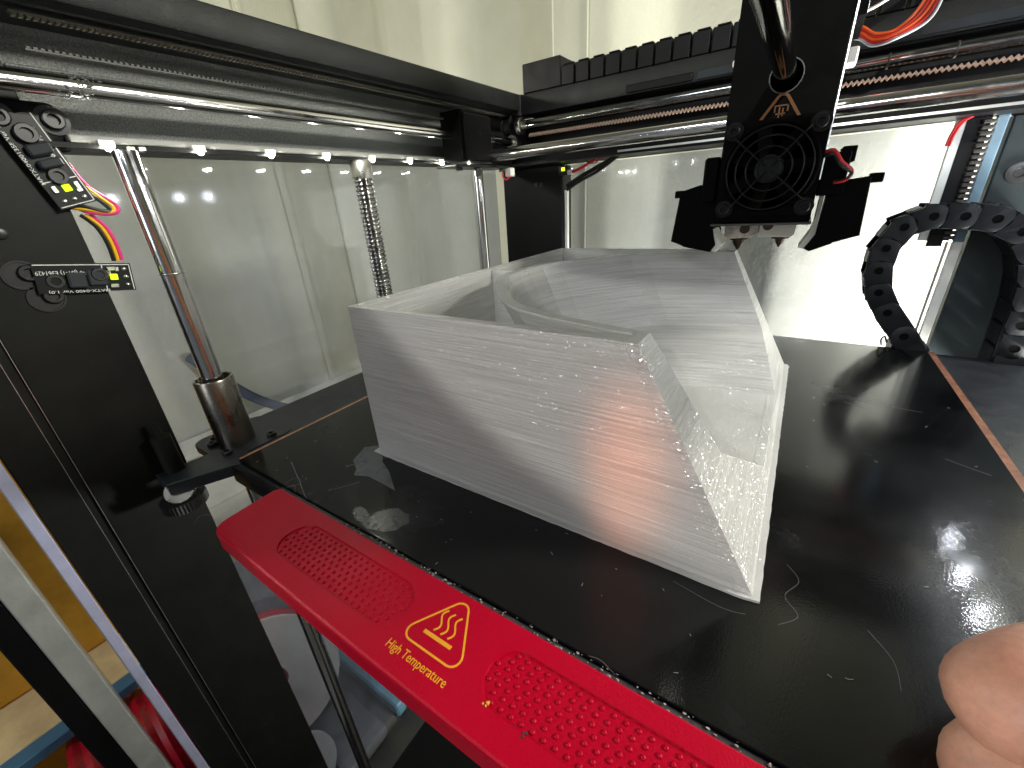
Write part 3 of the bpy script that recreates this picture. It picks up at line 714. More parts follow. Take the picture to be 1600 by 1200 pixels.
wt = ic.build('warning_triangle', M['yellow'], gr)
MB().box(-0.620, -0.530, 0.424, 0.434, 0.0098, 0.0113).build('hot_plate_bar', M['yellow'], gr)
for x in (-0.600, -0.577, -0.554):
    mb = MB(); strip_outline([(x + 0.0085 * math.sin(t * 6.28), 0.442 + t * 0.062) for t in [i / 14 for i in range(15)]], 0.0048, 0.0098, 0.0112, mb, False)
    mb.build('heat_wave', M['yellow'], gr)
text_mesh('warning_text', "High Temperature", 0.032, M['yellow'], gr, Matrix.Translation((-0.678, 0.350, 0.0104)), 0.192, 0.0008)
# crumbs lying on the grip
for (x, y, rr) in ((-0.385, 0.378, 0.005), (-0.285, 0.371, 0.004), (-1.205, 0.48, 0.003)):
    mb = MB()
    for k in range(6): mb.ico((x + random.uniform(-.006, .006), y + random.uniform(-.006, .006), 0.010), rr * random.uniform(.3, .8), 1)
    mb.build('crumb', M['ochre'] if rr > .0045 else M['belt'], gr)

# thin plastic strings and scratches lying on the bed
random.seed(21)
mb = MB()
def hair(pts, r=0.0003): mb.tube(spline([(x, y, z) for x, y, z in pts], 8), r, 5)
hair([(-1.57, 0.60, 0.003), (-1.55, 0.64, 0.012), (-1.50, 0.625, 0.01), (-1.53, 0.60, 0.004)])
hair([(-1.54, 0.585, 0.003), (-1.50, 0.60, 0.014), (-1.47, 0.58, 0.003)])
hair([(0.14, 1.12, 0.001), (0.17, 1.07, 0.001), (0.14, 1.0, 0.001), (0.17, 0.95, 0.001), (0.13, 0.90, 0.001)], 0.00018)
hair([(0.31, 0.99, 0.001), (0.35, 0.93, 0.001), (0.355, 0.86, 0.001)], 0.00018)
hair([(-0.12, 0.90, 0.002), (0.0, 0.88, 0.002), (0.06, 0.89, 0.002)], 0.00018)
hair([(0.50, 2.40, 0.0006), (0.56, 2.39, 0.0006), (0.62, 2.385, 0.0006)])
hair([(0.62, 1.97, 0.0006), (0.68, 1.935, 0.0006), (0.73, 1.91, 0.0006)])
hair([(-0.24, 0.590, 0.0), (-0.21, 0.593, 0.004), (-0.17, 0.58, 0.003)])
hair([(-2.21, 0.49, -0.36), (-2.24, 0.44, -0.34), (-2.245, 0.40, -0.37)])
for i in range(14):
    x = random.uniform(0.1, 0.78); y = random.uniform(0.75, 2.7); a = random.uniform(0, 6.28); L = random.uniform(0.005, 0.02)
    hair([(x, y, 0.0015), (x + L * .5 * math.cos(a), y + L * .5 * math.sin(a), 0.003), (x + L * math.cos(a + .4), y + L * math.sin(a + .4), 0.0015)], 0.0006)
for i in range(30):
    x = random.uniform(-1.9, 0.2); y = random.uniform(0.6, 0.93); a = random.uniform(0, 6.28); L = random.uniform(0.003, 0.012)
    hair([(x, y, 0.0015), (x + L * math.cos(a), y + L * math.sin(a), 0.0015)], 0.0006)
o = mb.build('plastic_strings', M['fibre']); tag(o, 'thin white plastic strings scattered over the black bed', 'plastic scraps'); o['kind'] = 'stuff'
mb = MB()
for (a, b, r) in (((-1.70, 0.70), (-1.40, 0.585), .0011), ((-1.45, 0.80), (-1.27, 1.02), .0008), ((-1.37, 0.66), (-1.30, 0.76), .0009), ((0.33, 2.36), (0.42, 2.33), .001)):
    mb.tube([(a[0], a[1], 0.0003), ((a[0] + b[0]) / 2 + .003, (a[1] + b[1]) / 2, 0.0003), (b[0], b[1], 0.0003)], r, 5)
mb.build('scratch', simple('grey_scratch', (0.18, 0.18, 0.19), 0.5), bed)
# dried glue film beside the print
def film(pts, mat, name):
    mb = MB(); mb.prism(pts, 0.0, 0.0012, 'xy'); return mb.build(name, mat, bed)
glue = simple('dried_glue', (0.075, 0.080, 0.095), 0.33, 0, 0.5, 60, 0.3, 0.1, nscale=18)
film([(-1.50, 0.94), (-1.44, 0.99), (-1.38, 0.945), (-1.33, 0.90), (-1.24, 0.86), (-1.13, 0.79), (-1.19, 0.795), (-1.30, 0.80), (-1.36, 0.775), (-1.39, 0.81), (-1.46, 0.845)], glue, 'glue_glow_mark')

random.seed(4)
smear = simple('led_glow_smear', (0.010, 0.011, 0.016), 0.25, 0, 0.6, 150, 0.3, 0.08, 1.0, nscale=26)  # glossier smear film, added here to catch the left LED glow
for (cx, cy, ax, ay, aa) in ((-1.03, 0.665, 0.085, 0.055, 0.5), (-1.14, 0.635, 0.05, 0.025, -0.3)):
    film([(cx + ax * k * math.cos(t) * math.cos(aa) - ay * k * math.sin(t) * math.sin(aa), cy + ax * k * math.cos(t) * math.sin(aa) + ay * k * math.sin(t) * math.cos(aa)) for t, k in [(i * math.tau / 28, random.uniform(.86, 1.08)) for i in range(28)]], smear, 'glue_glow_mark')

# ================================================================== THE PRINTED BIN
bn = thing('printed_bin', 'translucent white 3D printed scoop bin with slanted open front on the bed', 'printed bin')
H = 0.66; X0, X1b, X1t, Y0, Y1 = -1.405, 0.072, -0.279, 0.95, 2.76; T = 0.030
def xs(z): return X1b + (X1t - X1b) * z / H
# outer walls as one shell
def slab(name, verts8, mat, par, **k):
    bm = bmesh.new(); v = [bm.verts.new(p) for p in verts8]
    for f in ((0, 1, 2, 3), (4, 5, 6, 7), (0, 1, 5, 4), (1, 2, 6, 5), (2, 3, 7, 6), (3, 0, 4, 7)): bm.faces.new([v[i] for i in f])
    bmesh.ops.recalc_face_normals(bm, faces=bm.faces[:])
    bmesh.ops.bevel(bm, geom=bm.edges[:], offset=0.0012, segments=1, affect='EDGES', profile=0.5)
    me = bpy.data.meshes.new(name); bm.to_mesh(me); bm.free(); me.materials.append(mat)
    o = bpy.data.objects.new(name, me); COL.objects.link(o); o.parent = par; return o
for (ya, yb) in ((Y0, Y0 + T), (Y1 - T, Y1)):
    slab('side_wall', [(X0, ya, 0.004), (xs(0) - .034, ya, 0.004), (xs(H) - .034, ya, H), (X0, ya, H), (X0, yb, 0.004), (xs(0) - .034, yb, 0.004), (xs(H) - .034, yb, H), (X0, yb, H)], M['pla'], bn)
MB().box(X0, X0 + T, Y0 + T - .001, Y1 - T + .001, 0.004, H, 0.003).build('back_wall', M['pla'], bn)
MB().box(X0 + T, 0.03, Y0 + T, Y1 - T, 0.004, 0.034).build('bottom', M['pla'], bn)
# bowl: rings at several heights, inner and outer skins
YC = (Y0 + Y1) / 2
PLAN = [(0, 1), (.12, .985), (.346, .919), (.516, .844), (.60, .781), (.67, .706), (.786, .544), (.919, .3375), (.98, .2075), (1, .06)]
def ring(z, off):
    # half width and left reach at this height; the plan tapers from the mouth to a blunt faceted end
    t = min(1.0, z / H)
    keys = [(0.0, 0.25, -0.60), (0.42, 0.68, -0.98), (1.0, 0.80, -1.165)]
    for (a, b) in zip(keys, keys[1:]):
        if a[0] <= t <= b[0]:
            k = (t - a[0]) / (b[0] - a[0]); hw = a[1] + (b[1] - a[1]) * k; xl = a[2] + (b[2] - a[2]) * k
    sx = xs(z)
    half = [(sx + u * (xl - off - sx), hw * v + off * (1 if v > .1 else 1.6)) for u, v in PLAN]
    pts = [(x, YC + y) for x, y in half] + [(x, YC - y) for x, y in half[::-1]]
    return [(x, y, z) for x, y in pts]
def bowl():
    mb = MB(); bm = mb.bm; zs = [0.05, 0.16, 0.28, 0.40, 0.54, H]
    I = [[bm.verts.new(p) for p in ring(z, 0.0)] for z in zs]
    O = [[bm.verts.new(p) for p in ring(z, 0.036)] for z in [0.034] + zs[1:]]
    n = len(I[0])
    for S in (I, O):
        for a, b in zip(S, S[1:]):
            for i in range(n - 1): bm.faces.new((a[i], a[i + 1], b[i + 1], b[i]))
    for i in range(n - 1): bm.faces.new((I[-1][i], I[-1][i + 1], O[-1][i + 1], O[-1][i]))
    bm.faces.new(I[0])
    return mb
bowl().build('scoop_bowl', M['pla'], bn, True, 7)
# slanted frame (rim) around the mouth
def rim():
    mb = MB(); bm = mb.bm
    dn = Vector((H, 0, X1b - X1t)).normalized(); T2 = 0.028
    def P(y, z): return Vector((xs(z), y, z))
    zs = [0.0508, 0.16, 0.28, 0.40, 0.54, H + 0.002]
    inn = [P(ring(z, 0)[0][1], z) for z in zs[::-1]] + [P(ring(z, 0)[-1][1], z) for z in zs]
    out = []
    for k, z in enumerate(zs[::-1]): out.append(P(Y1, z if k < 5 else 0.004))
    for k, z in enumerate(zs): out.append(P(Y0, z if k else 0.004))
    for d in (0, 1):
        pass
    fi = [bm.verts.new(p) for p in inn]; fo = [bm.verts.new(p) for p in out]
    hx = Vector((0.0335, 0, 0)); bi = [bm.verts.new(p - hx) for p in inn]; bo = [bm.verts.new(p - hx) for p in out]
    n = len(inn)
    for i in range(n - 1):
        bm.faces.new((fi[i], fi[i + 1], fo[i + 1], fo[i])); bm.faces.new((bi[i], bi[i + 1], bo[i + 1], bo[i]))
        bm.faces.new((fi[i], fi[i + 1], bi[i + 1], bi[i])); bm.faces.new((fo[i], fo[i + 1], bo[i + 1], bo[i]))
    for i in (0, n - 1): bm.faces.new((fi[i], fo[i], bo[i], bi[i]))
    return mb
rim().build('slanted_rim', M['platop'], bn)
# corner blocks closing the gap between bowl and side wall
for s in (-1, 1):
    ya, yb = sorted((YC + s * (0.80 + 0.030), YC + s * (YC - Y0 - T)))
    MB().box(-0.40, X1t - 0.004, ya, yb, 0.5, H - 0.002, 0.002).build('corner_block', M['pla'], bn)
# glittering top edges of the walls and of the bowl
MB().box(X0, X1t - 0.036, Y0, Y0 + T, H + 0.0004, H + 0.004).build('top_edge', M['platop'], bn)
MB().box(X0, X1t - 0.036, Y1 - T, Y1, H + 0.0004, H + 0.004).build('top_edge', M['platop'], bn)
MB().box(X0, X0 + T, Y0 + T + .001, Y1 - T - .001, H + 0.0004, H + 0.004).build('top_edge', M['platop'], bn)
mb = MB(); A = ring(H, 0.0); B = ring(H, 0.036)
va = [[mb.bm.verts.new((p[0] - (0.036 if i in (0, len(A) - 1) else 0), p[1], H + h)) for i, p in enumerate(L)] for L in (A, B) for h in (0.0005, 0.005)]
for i in range(len(A) - 1):
    for (p, q) in ((va[1], va[3]), (va[0], va[1]), (va[2], va[3])): mb.bm.faces.new((p[i], p[i + 1], q[i + 1], q[i]))
mb.build('top_edge', M['platop'], bn)
# divider ribs
MB().box(X0 + T, -1.155, 1.86, 1.885, 0.034, H - .003, 0.002).build('divider', M['pla'], bn)
# brim round the foot
random.seed(9); bp = []
def brim_edge(ax, ay, bx, by, n):
    for i in range(n):
        t = i / n; j = random.uniform(-.0011, .0011); dx, dy = bx - ax, by - ay; L = math.hypot(dx, dy)
        bp.append((ax + dx * t + j * dy / L, ay + dy * t - j * dx / L))
brim_edge(X0 - .020, Y0 - .016, X1b + .004, Y0 - .016, 60); brim_edge(X1b + .014, Y0 - .008, X1b + .018, Y1 + .01, 60); brim_edge(X1b + .010, Y1 + .014, X0 - .020, Y1 + .014, 30); brim_edge(X0 - .020, Y1 + .010, X0 - .020, Y0 - .012, 40)
mb = MB(); mb.prism(bp, 0.0005, 0.008, 'xy'); mb.build('brim', M['pla'], bn)

# ================================================================== GANTRY
ga = thing('print_gantry', 'black carriage block on the side rod holding the polished cross rod', 'gantry')
mb = MB(); mb.box(-2.17, -1.975, 2.50, 2.80, 1.262, 1.545, 0.008); mb.build('carriage_block', M['blackplastic'], ga, True)
MB().box(-2.16, -1.985, 2.47, 2.499, 1.27, 1.56, 0.004).build('carriage_plate', M['headblack'], ga)
MB().cyl((-1.974, 2.66, 1.43), (-1.970, 2.66, 1.43), 0.008, 12).build('bolt', M['bolt'], ga, True)
MB().box(-2.14, -1.96, 2.36, 3.0, 1.222, 1.238, 0.003).build('foot_plate', M['bolt'], ga)
for y in (2.42, 2.62, 2.93):
    MB().cyl((-1.99, y, 1.20), (-1.99, y, 1.222), 0.022, 6).build('bolt', M['bolt'], ga)
MB().cyl((-1.99, 2.62, 1.165), (-1.99, 2.62, 1.20), 0.017, 12).build('bolt', M['bolt'], ga, True)
MB().cyl((-1.975, 2.80, 1.302), (1.15, 2.80, 1.302), 0.039, 40).build('cross_rod', M['rod'], ga, True)
MB().box(1.10, 1.25, 2.6, 2.95, 1.30, 1.56, 0.01).build('carriage_block', M['blackplastic'], ga)
def zigzag():
    mb = MB(); x = -1.90; pts = []
    i = 0
    while x < 1.15:
        pts.append((x, 1.452 + (0.007 if i % 2 else -0.007))); x += 0.0115; i += 1
    bm = mb.bm; t = 0.0060
    A = [[bm.verts.new((x + dx, yy, z + dz)) for x, z in pts] for yy in (3.20, 3.225) for dx, dz in ((0, t), (0, -t))]
    a0, b0, a1, b1 = A
    for i in range(len(pts) - 1):
        bm.faces.new((a0[i], a0[i + 1], b0[i + 1], b0[i])); bm.faces.new((a1[i], a1[i + 1], b1[i + 1], b1[i]))
        bm.faces.new((a0[i], a0[i + 1], a1[i + 1], a1[i])); bm.faces.new((b0[i], b0[i + 1], b1[i + 1], b1[i]))
    return mb
zigzag().build('toothed_belt', M['beltc'], ga)

# ================================================================== PRINT HEAD
ph = thing('dual_extruder', 'black dual nozzle print head with round fan guard and side air ducts', 'print head')
MB().box(-0.365, 0.030, 2.36, 2.72, 0.832, 2.6, 0.006).build('head_shell', M['headblack'], ph, True)
MB().box(0.030, 0.066, 2.37, 2.74, 1.55, 2.6, 0.003).build('side_plate', M['headblack'], ph)
MB().box(0.0302, 0.036, 2.355, 2.363, 1.0, 1.70, 0.001).build('plate_edge', M['trim'], ph)
MB().box(0.066, 0.0665, 2.366, 2.374, 1.55, 2.3).build('plate_edge', M['trim'], ph)
MB().box(0.036, 0.075, 2.60, 2.70, 1.44, 1.50, 0.006).build('bearing_seat', M['white'], ph)
MB().box(-0.40, -0.365, 2.55, 2.60, 1.50, 1.53, 0.006).build('bearing_seat', M['white'], ph)
MB().box(-0.372, 0.037, 2.33, 2.8, 0.822, 0.834, 0.003).build('bottom_plate', M['bolt'], ph)
# fan
fc = Vector((-0.158, 2.30, 1.055)); fw = 0.188
fan = MB()
fan.prism([(fc.x + a, fc.z + b) for a, b in rounded(-fw, fw, -fw, fw, 0.04)], 2.285, 2.358, 'xz')
fanb = fan.build('cooling_fan', M['headblack'], ph, True)
mb = MB(); mb.lathe((fc.x, 2.2849, fc.z), (0, -1, 0), [(0.184, 0), (0.184, 0.022), (0.176, 0.026), (0.168, 0.022), (0.166, 0.0)], 48); mb.build('fan_ring', M['headblack'], fanb, True)
mb = MB(); mb.cyl((fc.x, 2.284, fc.z), (fc.x, 2.268, fc.z), 0.055, 32); mb.build('fan_hub', M['blackplastic'], fanb, True)
for i in range(7):
    a = 2 * math.pi * i / 7; q = Matrix.Rotation(a, 4, 'Y'); mt_ = Matrix.Translation((fc.x, 2.276, fc.z)) @ q @ Matrix.Rotation(R_(28), 4, 'X')
    MB().box(0.05, 0.160, -0.002, 0.002, -0.035, 0.035, 0, 1, mt_).build('fan_blade', M['headblack'], fanb)
gm = simple('dark_wire_guard', (0.007, 0.007, 0.007), 0.45, 0.0, 0, 0, 0, 0, 0.15)
M['headbolt'] = simple('black_guard_bolt', (0.005, 0.005, 0.005), 0.45, 0, 0, 0, 0, 0, 0.12)
mb = MB()
for r in (0.045, 0.085, 0.125, 0.160):
    mb.tube([(fc.x + r * math.cos(a), 2.245, fc.z + r * math.sin(a)) for a in [2 * math.pi * i / 40 for i in range(40)]], 0.0035, 6, True)
for a in (45, 135, 225, 315):
    c, s = math.cos(R_(a + 4)), math.sin(R_(a + 4)); mb.tube([(fc.x + .015 * c, 2.243, fc.z + .015 * s), (fc.x + .13 * c, 2.243, fc.z + .13 * s), (fc.x + .222 * c, 2.262, fc.z + .222 * s)], 0.004, 6)
mb.build('fan_guard', gm, fanb, True)
for sx in (-1, 1):
    for sz in (-1, 1):
        mb = MB(); mb.lathe((fc.x + sx * .155, 2.282, fc.z + sz * .155), (0, -1, 0), [(0.036, 0), (0.036, 0.012), (0.024, 0.013), (0.024, 0.028), (0.021, 0.031), (0.012, 0.031), (0.011, 0.02), (0.0005, 0.02)], 24)
        mb.build('guard_bolt', M['headbolt'], fanb, True)
# side blowers and ducts
MB().box(-0.435, -0.366, 2.36, 2.62, 0.93, 1.125, 0.01).build('side_blower', M['headblack'], ph)
MB().box(0.031, 0.125, 2.38, 2.62, 0.935, 1.10, 0.004).build('side_blower', M['headblack'], ph)
MB().box(0.09, 0.140, 2.40, 2.60, 1.06, 1.12, 0.003).build('blower_tab', M['headblack'], ph)
def duct(name, poly, y0, y1, par=ph):
    return MB().prism(poly, y0, y1, 'xz', 0.003).build(name, M['headblack'], par)
dl = duct('air_duct', [(-0.545, 0.985), (-0.455, 1.01), (-0.372, 1.0), (-0.372, 0.80), (-0.350, 0.725), (-0.372, 0.69), (-0.505, 0.715), (-0.507, 0.722), (-0.572, 0.742)], 2.42, 2.66)
MB().box(-0.575, -0.53, 2.43, 2.50, 0.955, 0.99, 0.004).build('duct_pin', M['headblack'], dl)
MB().prism([(-0.3715, 0.80), (-0.322, 0.725), (-0.348, 0.688), (-0.3718, 0.70)], 2.43, 2.60, 'xz').build('duct_mouth', M['silicone'], dl)
d2 = duct('air_duct', [(0.075, 0.985), (0.21, 1.0), (0.222, 0.768), (0.132, 0.742), (0.130, 0.734), (0.052, 0.70), (0.030, 0.712), (0.066, 0.770), (0.070, 0.815)], 2.40, 2.66)
MB().box(0.205, 0.252, 2.41, 2.48, 0.975, 1.012, 0.004).build('duct_pin', M['headblack'], d2)
MB().prism([(0.066, 0.985), (0.052, 0.985), (0.048, 0.815), (0.040, 0.78), (0.008, 0.712), (0.029, 0.708), (0.063, 0.772)], 2.43, 2.66, 'xz').build('duct_mouth', M['silicone'], d2)
# heater blocks and nozzles
dirty = simple('stained_silicone', (0.50, 0.46, 0.41), 0.6, 0, 0.5, nscale=22)
h1 = MB().prism([(-0.340, 0.835), (-0.180, 0.835), (-0.180, 0.765), (-0.21, 0.742), (-0.310, 0.735), (-0.340, 0.75)], 2.62, 2.80, 'xz', 0.003).build('hot_end', dirty, ph)
MB().cyl((-0.245, 2.615, 0.785), (-0.245, 2.625, 0.785), 0.024, 20).build('heater_bore', M['brass'], h1, True)
mb = MB(); mb.lathe((-0.275, 2.71, 0.735), (0, 0, -1), [(0.045, 0), (0.045, 0.012), (0.030, 0.014), (0.030, 0.026), (0.005, 0.066), (0.001, 0.066)], 16); mb.build('nozzle', M['brass'], h1, True)
h2 = MB().prism([(-0.178, 0.835), (-0.012, 0.835), (-0.020, 0.755), (-0.035, 0.742), (-0.178, 0.745)], 2.62, 2.80, 'xz', 0.003).build('hot_end', M['silicone'], ph)
MB().cyl((-0.140, 2.615, 0.80), (-0.140, 2.625, 0.80), 0.024, 20).build('heater_bore', M['brass'], h2, True)
mb = MB(); mb.lathe((-0.080, 2.71, 0.742), (0, 0, -1), [(0.040, 0), (0.040, 0.014), (0.020, 0.016), (0.020, 0.03), (0.004, 0.058), (0.001, 0.058)], 16); mb.build('nozzle', M['brass'], h2, True)
# tube and ring on the face
MB().cyl((-0.160, 2.359, 1.402), (-0.150, 0.95, 1.388), 0.038, 36).build('feed_tube', simple('glossy_tube', (0.26, 0.26, 0.24), 0.10, 1.0, 0.3, nscale=2), ph, True)
mb = MB(); mb.lathe((-0.158, 2.358, 1.398), (0, -1, 0), [(0.062, 0), (0.062, 0.004), (0.058, 0.004), (0.058, 0.0)], 36); mb.build('port_ring', M['bolt'], ph, True)
# warning label
mb = MB(); strip_outline([(x, -z) for x, z in rtri([(-0.265, 1.195), (-0.050, 1.195), (-0.156, 1.352)], 0.022)], 0.011, 0, 0.002, mb)
mx_ = Matrix(((1, 0, 0, 0), (0, 0, -1, 2.3575), (0, -1, 0, 0), (0, 0, 0, 1)))
bmesh.ops.transform(mb.bm, matrix=mx_, verts=mb.bm.verts[:]); mb.build('warning_label', M['dimorange'], ph)
mb = MB()
for (x0, x1, z0, z1) in ((-0.182, -0.13, 1.292, 1.297), (-0.182, -0.177, 1.272, 1.292), (-0.135, -0.13, 1.272, 1.297), (-0.165, -0.160, 1.250, 1.29), (-0.152, -0.147, 1.255, 1.285), (-0.175, -0.140, 1.262, 1.267), (-0.185, -0.12, 1.232, 1.236)):
    mb.box(x0, x1, 2.3555, 2.3595, z0, z1)
mb.build('label_mark', M['dimorange'], ph)
# wires of the head
for k, mt_ in enumerate((M['redw'], M['blk'])):
    MB().tube(spline([(0.025, 2.34, 1.10 - k * .012), (0.06, 2.33, 1.105 - k * .015), (0.095, 2.33, 1.06 - k * .012), (0.135, 2.34, 1.025 - k * .004), (0.125, 2.35, 0.995), (0.085, 2.37, 0.985)], 6), 0.0075, 8).build('wire', mt_, ph, True)
for k, mt_ in enumerate((M['orangew'], M['redw'], M['orangew'], M['redw'], M['fibre'])):
    d = k * 0.011
    MB().tube(spline([(0.02, 2.9, 1.640 - d), (0.075, 2.9, 1.625 - d), (0.13, 2.9, 1.590 - d), (0.20, 2.9 - d, 1.590 - d), (0.255 + d, 2.9, 1.640 - d), (0.285 + d, 2.9, 1.72 - d), (0.29 + d, 2.9, 1.85)], 8), 0.0062, 8).build('wire', mt_, ph, True)
for k in range(3):
    MB().tube(spline([(0.03, 3.0, 1.70 + .02 * k), (0.12, 3.0, 1.72 + .015 * k), (0.25, 3.0, 1.80 + .01 * k), (0.35, 3.0, 1.95)], 6), 0.007, 8).build('wire', M['blk'] if k else M['white'], ph, True)

# ================================================================== CABLE CHAIN OF THE BED
ch = thing('cable_chain', 'black plastic cable chain looping up from the rear corner of the bed', 'cable chain')
path = [(0.715, -0.005), (0.655, 0.085), (0.545, 0.225), (0.475, 0.345), (0.445, 0.475), (0.448, 0.605), (0.500, 0.722), (0.610, 0.775), (0.735, 0.772), (0.860, 0.755), (0.970, 0.690), (1.045, 0.585), (1.085, 0.460), (1.105, 0.330), (1.115, 0.200), (1.125, 0.070), (1.13, -0.06), (1.135, -0.19)]
def link_poly(Lk, wdt, n=10):
    p = []
    for i in range(n + 1):
        t = R_(-90 + 180 * i / n); p.append((Lk + wdt / 2 * math.cos(t), wdt / 2 * math.sin(t)))
    for z in (wdt / 2, -wdt / 2): p.append((-0.045, z))
    return p
CW = 0.128
for i in range(len(path) - 1):
    a = Vector(path[i]); b = Vector(path[i + 1]); d = b - a; L = d.length; ang = math.atan2(d.y, d.x)
    yo = 3.335
    mt_ = Matrix.Translation((a.x, yo, a.y)) @ Matrix.Rotation(-ang, 4, 'Y')
    # side cheek facing the front: overlapping end lies proud of the next link's tail
    e = thing_link = bpy.data.objects.new('chain_link', None)
    mb = MB(); mb.prism([(x, z) for x, z in link_poly(L, CW)], 0.012, 0.030, 'xz', 0.003, 1, mt_)
    mb.prism([(x * 1 - 0.0, z * 0.93) for x, z in link_poly(L - 0.05, CW)], 0.0301, 0.052, 'xz', 0, 1, mt_)
    # front boss plate, tilted outwards at the round end
    mb.prism([(x, z) for x, z in [(L * 0.35, -CW / 2)] + link_poly(L, CW)[:11] + [(L * 0.35, CW / 2)]], -0.006, 0.012, 'xz', 0.005, 2, mt_)
    # rear cheek and cross bars
    mb.prism([(x, z) for x, z in link_poly(L - 0.01, CW * 0.97)], 0.205, 0.225, 'xz', 0, 1, mt_)
    mb.box(L * 0.30, L * 0.80, 0.030, 0.205, CW / 2 - 0.014, CW / 2 + 0.003, 0.002, 1, mt_)
    mb.box(L * 0.10, L * 0.95, 0.030, 0.205, -CW / 2 - 0.003, -CW / 2 + 0.012, 0.002, 1, mt_)
    lk = mb.build('chain_link', M['chain'] if 'chain' in M else M.setdefault('chain', simple('moulded_black_chain', (0.008, 0.0095, 0.0115), 0.42, 0, 0.2, 120, 0.2, 0.08, 0.15)), ch, True)
    mb = MB(); c = mt_ @ Vector((L, -0.0065, 0))
    mb.lathe(c, (0, -1, 0), [(0.022, 0), (0.022, 0.0015), (0.018, 0.0015), (0.017, -0.004), (0.0005, -0.004)], 20); mb.build('hinge_pin', M['headblack'], lk, True)
MB().box(0.62, 0.80, 3.37, 3.54, -0.06, 0.012, 0.004).build('chain_anchor', M['blackplastic'], ch)
mb = MB(); mb.tube(spline([(0.60, 3.42, 0.01), (0.585, 3.42, 0.05), (0.57, 3.42, 0.03), (0.58, 3.42, -0.01)], 6), 0.006, 6); mb.build('wire', M['blk'], ch, True)

# ================================================================== THINGS OUTSIDE THE PRINTER
# plank shelf seen through the side panel
sh = thing('plank_shelf', 'pale plank shelf with dark gaps seen through the left acrylic panel', 'shelf')
pale = simple('pale_painted_plank', (0.50, 0.49, 0.41), 0.5, 0, 0.2, 10, 0.2, 0.1, nscale=2)
for i, x in enumerate((-6.6, -5.9, -5.2, -4.55)):
    MB().box(x - 0.33, x + 0.33, 0.9, 4.7, -2.0, -1.9, 0.02).build('plank', pale, sh)
# dark strap lying across
tag(MB().tube(spline([(-6.9, 2.0, -0.75), (-6.2, 2.4, -1.45), (-5.6, 3.0, -1.80), (-5.2, 3.7, -1.82), (-5.0, 4.3, -1.84)], 8), 0.07, 10).build('strap', simple('dark_blue_strap', (0.035, 0.045, 0.07), 0.7, 0, 0.2)), 'dark blue strap lying over the pale planks behind the side panel', 'strap')
# spools
def spool(loc, rot, r, wd, colr, label):
    t = thing('filament_spool', label, 'spool', 'filament spools beside the printer')
    mt_ = Matrix.Translation(loc) @ rot
    for s in (-1, 1):
        mb = MB(); mb.lathe((0, 0, s * wd / 2 - 0.02), (0, 0, 1), [(r * 0.25, 0), (r, 0), (r, 0.04), (r * 0.25, 0.04), (r * 0.25, 0)], 40); bmesh.ops.transform(mb.bm, matrix=mt_, verts=mb.bm.verts[:]); mb.build('flange', M['grey'] if s < 0 else M['silicone'], t, True)
    mb = MB()
    prof = []
    for i in range(14): 
        z = -wd / 2 + 0.03 + (wd - 0.06) * i / 13; prof += [(r * 0.80 + (0.012 if i % 2 else 0), z)]
    mb.lathe((0, 0, 0), (0, 0, 1), prof, 40); bmesh.ops.transform(mb.bm, matrix=mt_, verts=mb.bm.verts[:]); mb.build('wound_filament', colr, t, True)
    return t
spool((-3.75, 0.72, -3.25), Matrix.Rotation(R_(65), 4, 'Y') @ Matrix.Rotation(R_(20), 4, 'X'), 0.62, 0.55, M['redspool'], 'red filament spool leaning behind the side panel below the grip')
spool((-3.05, 0.30, -3.55), Matrix.Rotation(R_(80), 4, 'Y'), 0.42, 0.5, M['redspool'], 'smaller red filament spool low beside the column')
# blue bar and boards on the bench
tag(MB().box(-5.0, -2.65, 1.30, 1.42, -3.99, -3.80, 0.02, 1, Matrix.Rotation(0, 4, 'Z')).build('rail', M['ltblue']), 'light blue bar lying on the bench behind the side panel', 'bar')
tag(MB().box(-5.6, -2.7, 1.6, 3.2, -3.99, -3.55, 0.03).build('storage_box', M['bluegrey']), 'blue grey box lying on the bench behind the side panel', 'box')
tag(MB().box(-3.3, -2.62, 0.65, 1.15, -3.99, -3.80, 0.05, 2).build('folded_cloth', M['grey'], None, True), 'grey folded cloth on the bench beside the printer base', 'cloth')
# wooden crate left of the open door
cr = thing('wooden_crate', 'ochre plywood crate with light rim and blue edge beyond the open door', 'crate')
MB().box(-3.55, -3.36, -2.2, 0.6, -1.50, 0.02, 0.01).build('side_board', M['ochre'], cr)
MB().box(-3.36, -2.96, -2.2, 0.6, -1.56, -1.50, 0.006).build('shelf_board', M['ply'], cr)
MB().box(-2.958, -2.86, -2.2, 0.6, -1.565, -1.498, 0.006).build('edge_strip', M['blue'], cr)
MB().box(-3.5, -3.40, -2.2, 0.6, -4.0, -1.56, 0.01).build('side_board', M['ochre'], cr)
t = thing('filament_spool', 'bright red ridged spool under the crate rim beyond the open door', 'spool', 'filament spools beside the printer')
mb = MB(); prof = [(0.005, 0)] + [(0.34 + (0.012 if i % 2 else 0), 0.01 + i * 0.028) for i in range(20)] + [(0.005, 0.56)]
mb.lathe((-2.80, -0.42, -1.95), (0.1, 1, 0), prof, 36); mb.build('wound_filament', M['redspool'], t, True)
tag(MB().box(-3.3, -2.6, -1.9, 0.4, -3.99, -2.35, 0.05).build('tool_case', M['headblack']), 'black case under the crate rim, in shadow beyond the door', 'case')
tag(MB().box(-5.2, -4.9, -0.6, 0.1, -0.4, 0.2, 0.03).build('plastic_tray', M['alu']), 'grey tray above the ochre board at the left edge', 'tray')
tag(MB().box(-3.34, -3.20, -0.38, -0.16, -0.62, -0.42, 0.02).build('brush', M['belt']), 'dark brush hanging on the ochre crate board', 'brush')

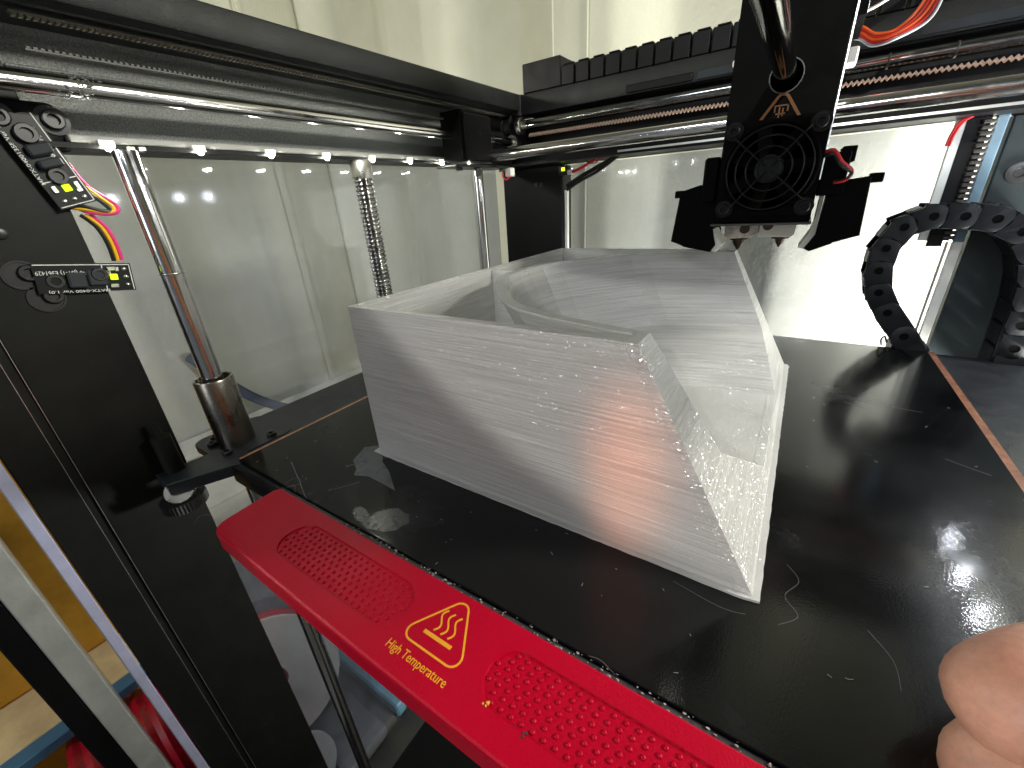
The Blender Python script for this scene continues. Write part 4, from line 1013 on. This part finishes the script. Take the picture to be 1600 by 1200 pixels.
# ================================================================== HAND
# fist held over the bed, knuckles towards the print; the sleeve runs out of the picture to the right
def skin_chain(bm_pts, radii, edges):
    me = bpy.data.meshes.new('hand'); me.from_pydata(bm_pts, edges, []); me.materials.append(M['skin'])
    o = bpy.data.objects.new('hand', me); COL.objects.link(o)
    sk = o.modifiers.new('skin', 'SKIN'); ss = o.modifiers.new('sub', 'SUBSURF'); ss.levels = ss.render_levels = 2
    for i, r in enumerate(radii): me.skin_vertices[0].data[i].radius = (r, r)
    me.skin_vertices[0].data[0].use_root = True
    for p in me.polygons: p.use_smooth = True
    bpy.context.view_layer.update()
    m2 = bpy.data.meshes.new_from_object(o.evaluated_get(bpy.context.evaluated_depsgraph_get()))
    bpy.data.objects.remove(o); return m2
pr = thing('person', 'bare hand in a loose fist held over the right front of the bed', 'person')
DB = 0.72
def hp(px, py, D):
    v = Vector(((px - 800) / 640.37, -(py - 600) / 640.37, -1.0)) * D
    return m @ v
HAND = [
 # each finger: base knuckle, bent middle joint, end joint, tip
 ([(1800, 1060, .76), (1690, 1050, .73), (1574, 1076, .70), (1560, 1118, .70), (1650, 1155, .74)], [.10, .100, .094, .088, .07]),
 ([(1800, 1215, .76), (1690, 1200, .72), (1568, 1200, .70), (1553, 1245, .70), (1640, 1290, .74)], [.10, .100, .097, .086, .065]),
 ([(1800, 1360, .78), (1700, 1350, .74), (1590, 1350, .71), (1580, 1390, .72), (1660, 1420, .75)], [.095, .090, .080, .070, .056]),
 ([(1810, 1480, .80), (1720, 1470, .76), (1640, 1470, .74), (1630, 1500, .75), (1690, 1520, .78)], [.085, .078, .068, .060, .050]),
 ([(1860, 1100, .70), (1780, 1180, .62), (1700, 1230, .60)], [.095, .080, .065]),
]
vs = []; rs = []; es = []
palm = [hp(1900, 1300, .86), hp(1830, 1210, .80)]; vs += palm; rs += [.16, .19]; es.append((0, 1))
for pts, rr in HAND:
    base = len(vs)
    for k, (p, r) in enumerate(zip(pts, rr)): vs.append(hp(*p)); rs.append(r)
    es.append((1, base))
    for k in range(len(pts) - 1): es.append((base + k, base + k + 1))
wrist = hp(2100, 1500, 0.95); vs.append(wrist); rs.append(.14); es.append((0, len(vs) - 1))
me = skin_chain([tuple(v) for v in vs], rs, es)
me.polygons.foreach_set('use_smooth', [True] * len(me.polygons))
o = bpy.data.objects.new('hand', me); COL.objects.link(o); o.parent = pr
w2 = Vector((1.5, -1.4, 0.2))
MB().tube(spline([wrist, (wrist + w2) / 2, w2, (1.0, -3.0, 0.8)], 5), [0.17 + 0.02 * i for i in range(16)], 20).build('sleeve', M['sleeve'], pr, True)
